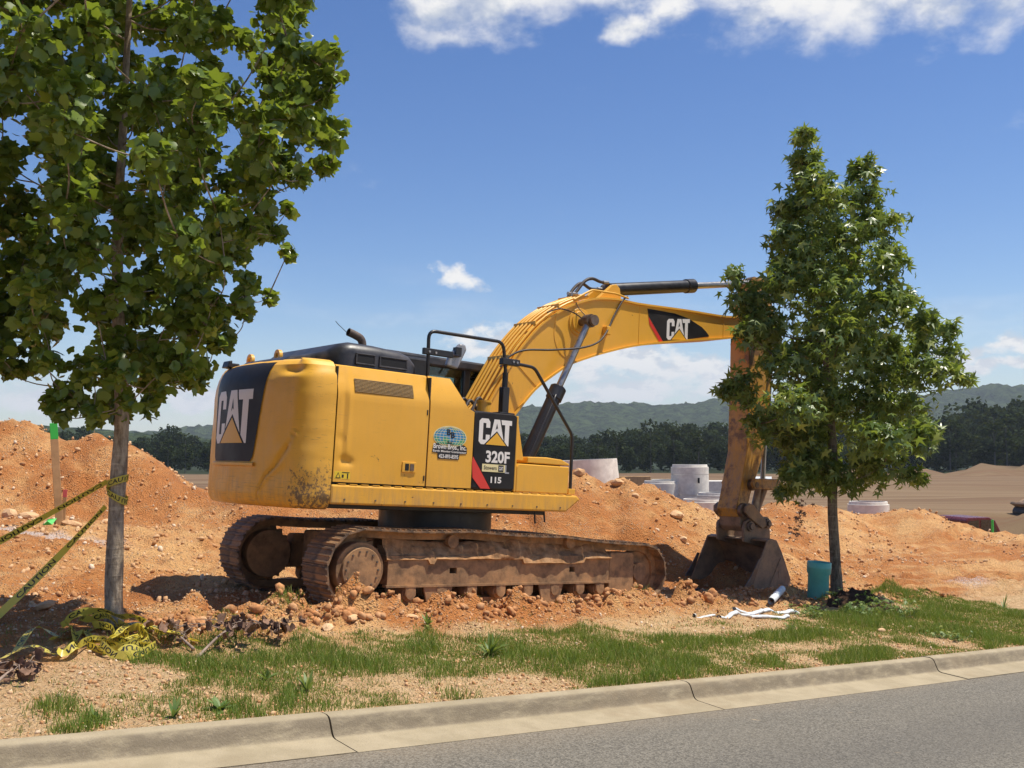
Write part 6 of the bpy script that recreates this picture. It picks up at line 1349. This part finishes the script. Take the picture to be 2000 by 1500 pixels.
weed('leafy weed below the clods at the near track', 835, 1222, 20, .17, .014, (.4, 1.4), 6)
weed('thin weed below the track rollers', 868, 1185, 12, .20, .008, (.9, 1.5), 7)
weed('tuft of weed on the verge in front of the white tubes', 1545, 1232, 18, .20, .008, (.6, 1.4), 8)
weed('straw coloured tuft at the right edge of the grass', 1960, 1190, 18, .30, .007, (.4, 1.3), 9)
weed('weed in the thin grass right of the tape heap', 520, 1330, 16, .16, .010, (.5, 1.4), 10)
def bush(label, spots, seed, size, hgt):
    r = np.random.default_rng(seed); o0 = px_ground(*spots[0][:2]); root = empty('leafy_weed', tuple(o0)); tag(root, label, 'weed', 'leafy weeds by the star leaved tree'); B = MB(); P = []
    for px, py, n in spots:
        c = px_ground(px, py) - o0
        for _ in range(n):
            a = c + r.normal(0, .09, 3) * np.array([1, 1, 0]); tip = a + np.array([r.normal(0, .08), r.normal(0, .08), hgt * r.uniform(.4, 1.1)]); B.tube([tuple(a), tuple(tip)], [.004, .002], 4)
            for k in range(7): t = r.uniform(.3, 1.05); P.append(a * (1 - t) + tip * t + r.normal(0, .035, 3))
    B.build('stem', M['weed'], root); P = np.array(P); n = len(P); tv, tf = leaf_star()
    link('foliage', scatter_mesh('foliage', tv, tf, P, frames(np.array([0, 0, 1.0]) + r.normal(0, .45, (n, 3)), r.normal(0, 1, (n, 3))), size * r.uniform(.6, 1.2, n), r.random(n) * .9, M['weed']), None, root)
bush('leafy bright green weeds growing around the foot of the star leaved tree', [(1640, 1180, 7), (1660, 1200, 8), (1690, 1205, 9), (1720, 1200, 9), (1750, 1200, 8), (1770, 1208, 6), (1700, 1190, 8)], 1, .10, .22)
bush('small leafy green weed just right of the white tubes', [(1570, 1198, 8), (1588, 1202, 8), (1602, 1204, 5)], 2, .075, .08)
bush('low leafy weed in the grass at lower right', [(1830, 1245, 6), (1850, 1248, 6), (1870, 1250, 5)], 3, .07, .07)
p = px_ground(1662, 1186); nx = 26; V = []
for i in range(nx):
    for k in range(nx):
        u, v_ = (i / (nx - 1) - .5) * 2, (k / (nx - 1) - .5) * 2; r2 = u * u + v_ * v_; h = max(0, 1 - r2) * .26 * (.6 + .8 * float(fbm(np.array([u * 3 + 5]), np.array([v_ * 3]), 4, 44)[0]))
        x, y = p[0] + .15 + u * .52, p[1] + .15 + v_ * .36; V.append((x, y, gz(x, y) + h - .03))
o = MB().add(V, [(i * nx + k, (i + 1) * nx + k, (i + 1) * nx + k + 1, i * nx + k + 1) for i in range(nx - 1) for k in range(nx - 1)]).build('mulch_heap', simple('dark_mulch', (.06, .035, .022, 1), .95, var=.4, scale=30, spec=.1, bmp=.9), smooth=180); tag(o, 'dark mound of mulch at the foot of the star leaved tree', 'mulch heap')

# ------------------------------------------------------------------ summer haze in the air
hz = MB().box(-2400, 2400, -450, 2300, -30, 140).mesh('haze'); hm = bpy.data.materials.new('haze_air'); hm.use_nodes = True; ht = NT(hm.node_tree); ht.n.clear()
pv = ht.new('ShaderNodeVolumePrincipled'); pv.inputs['Color'].default_value = rgb(.78, .87, 1.0); pv.inputs['Density'].default_value = HAZE; pv.inputs['Anisotropy'].default_value = .1
ht.l.new(pv.outputs[0], ht.new('ShaderNodeOutputMaterial').inputs['Volume'])
tag(link('haze', hz, hm), kind='stuff', label='thin summer haze over the hills')
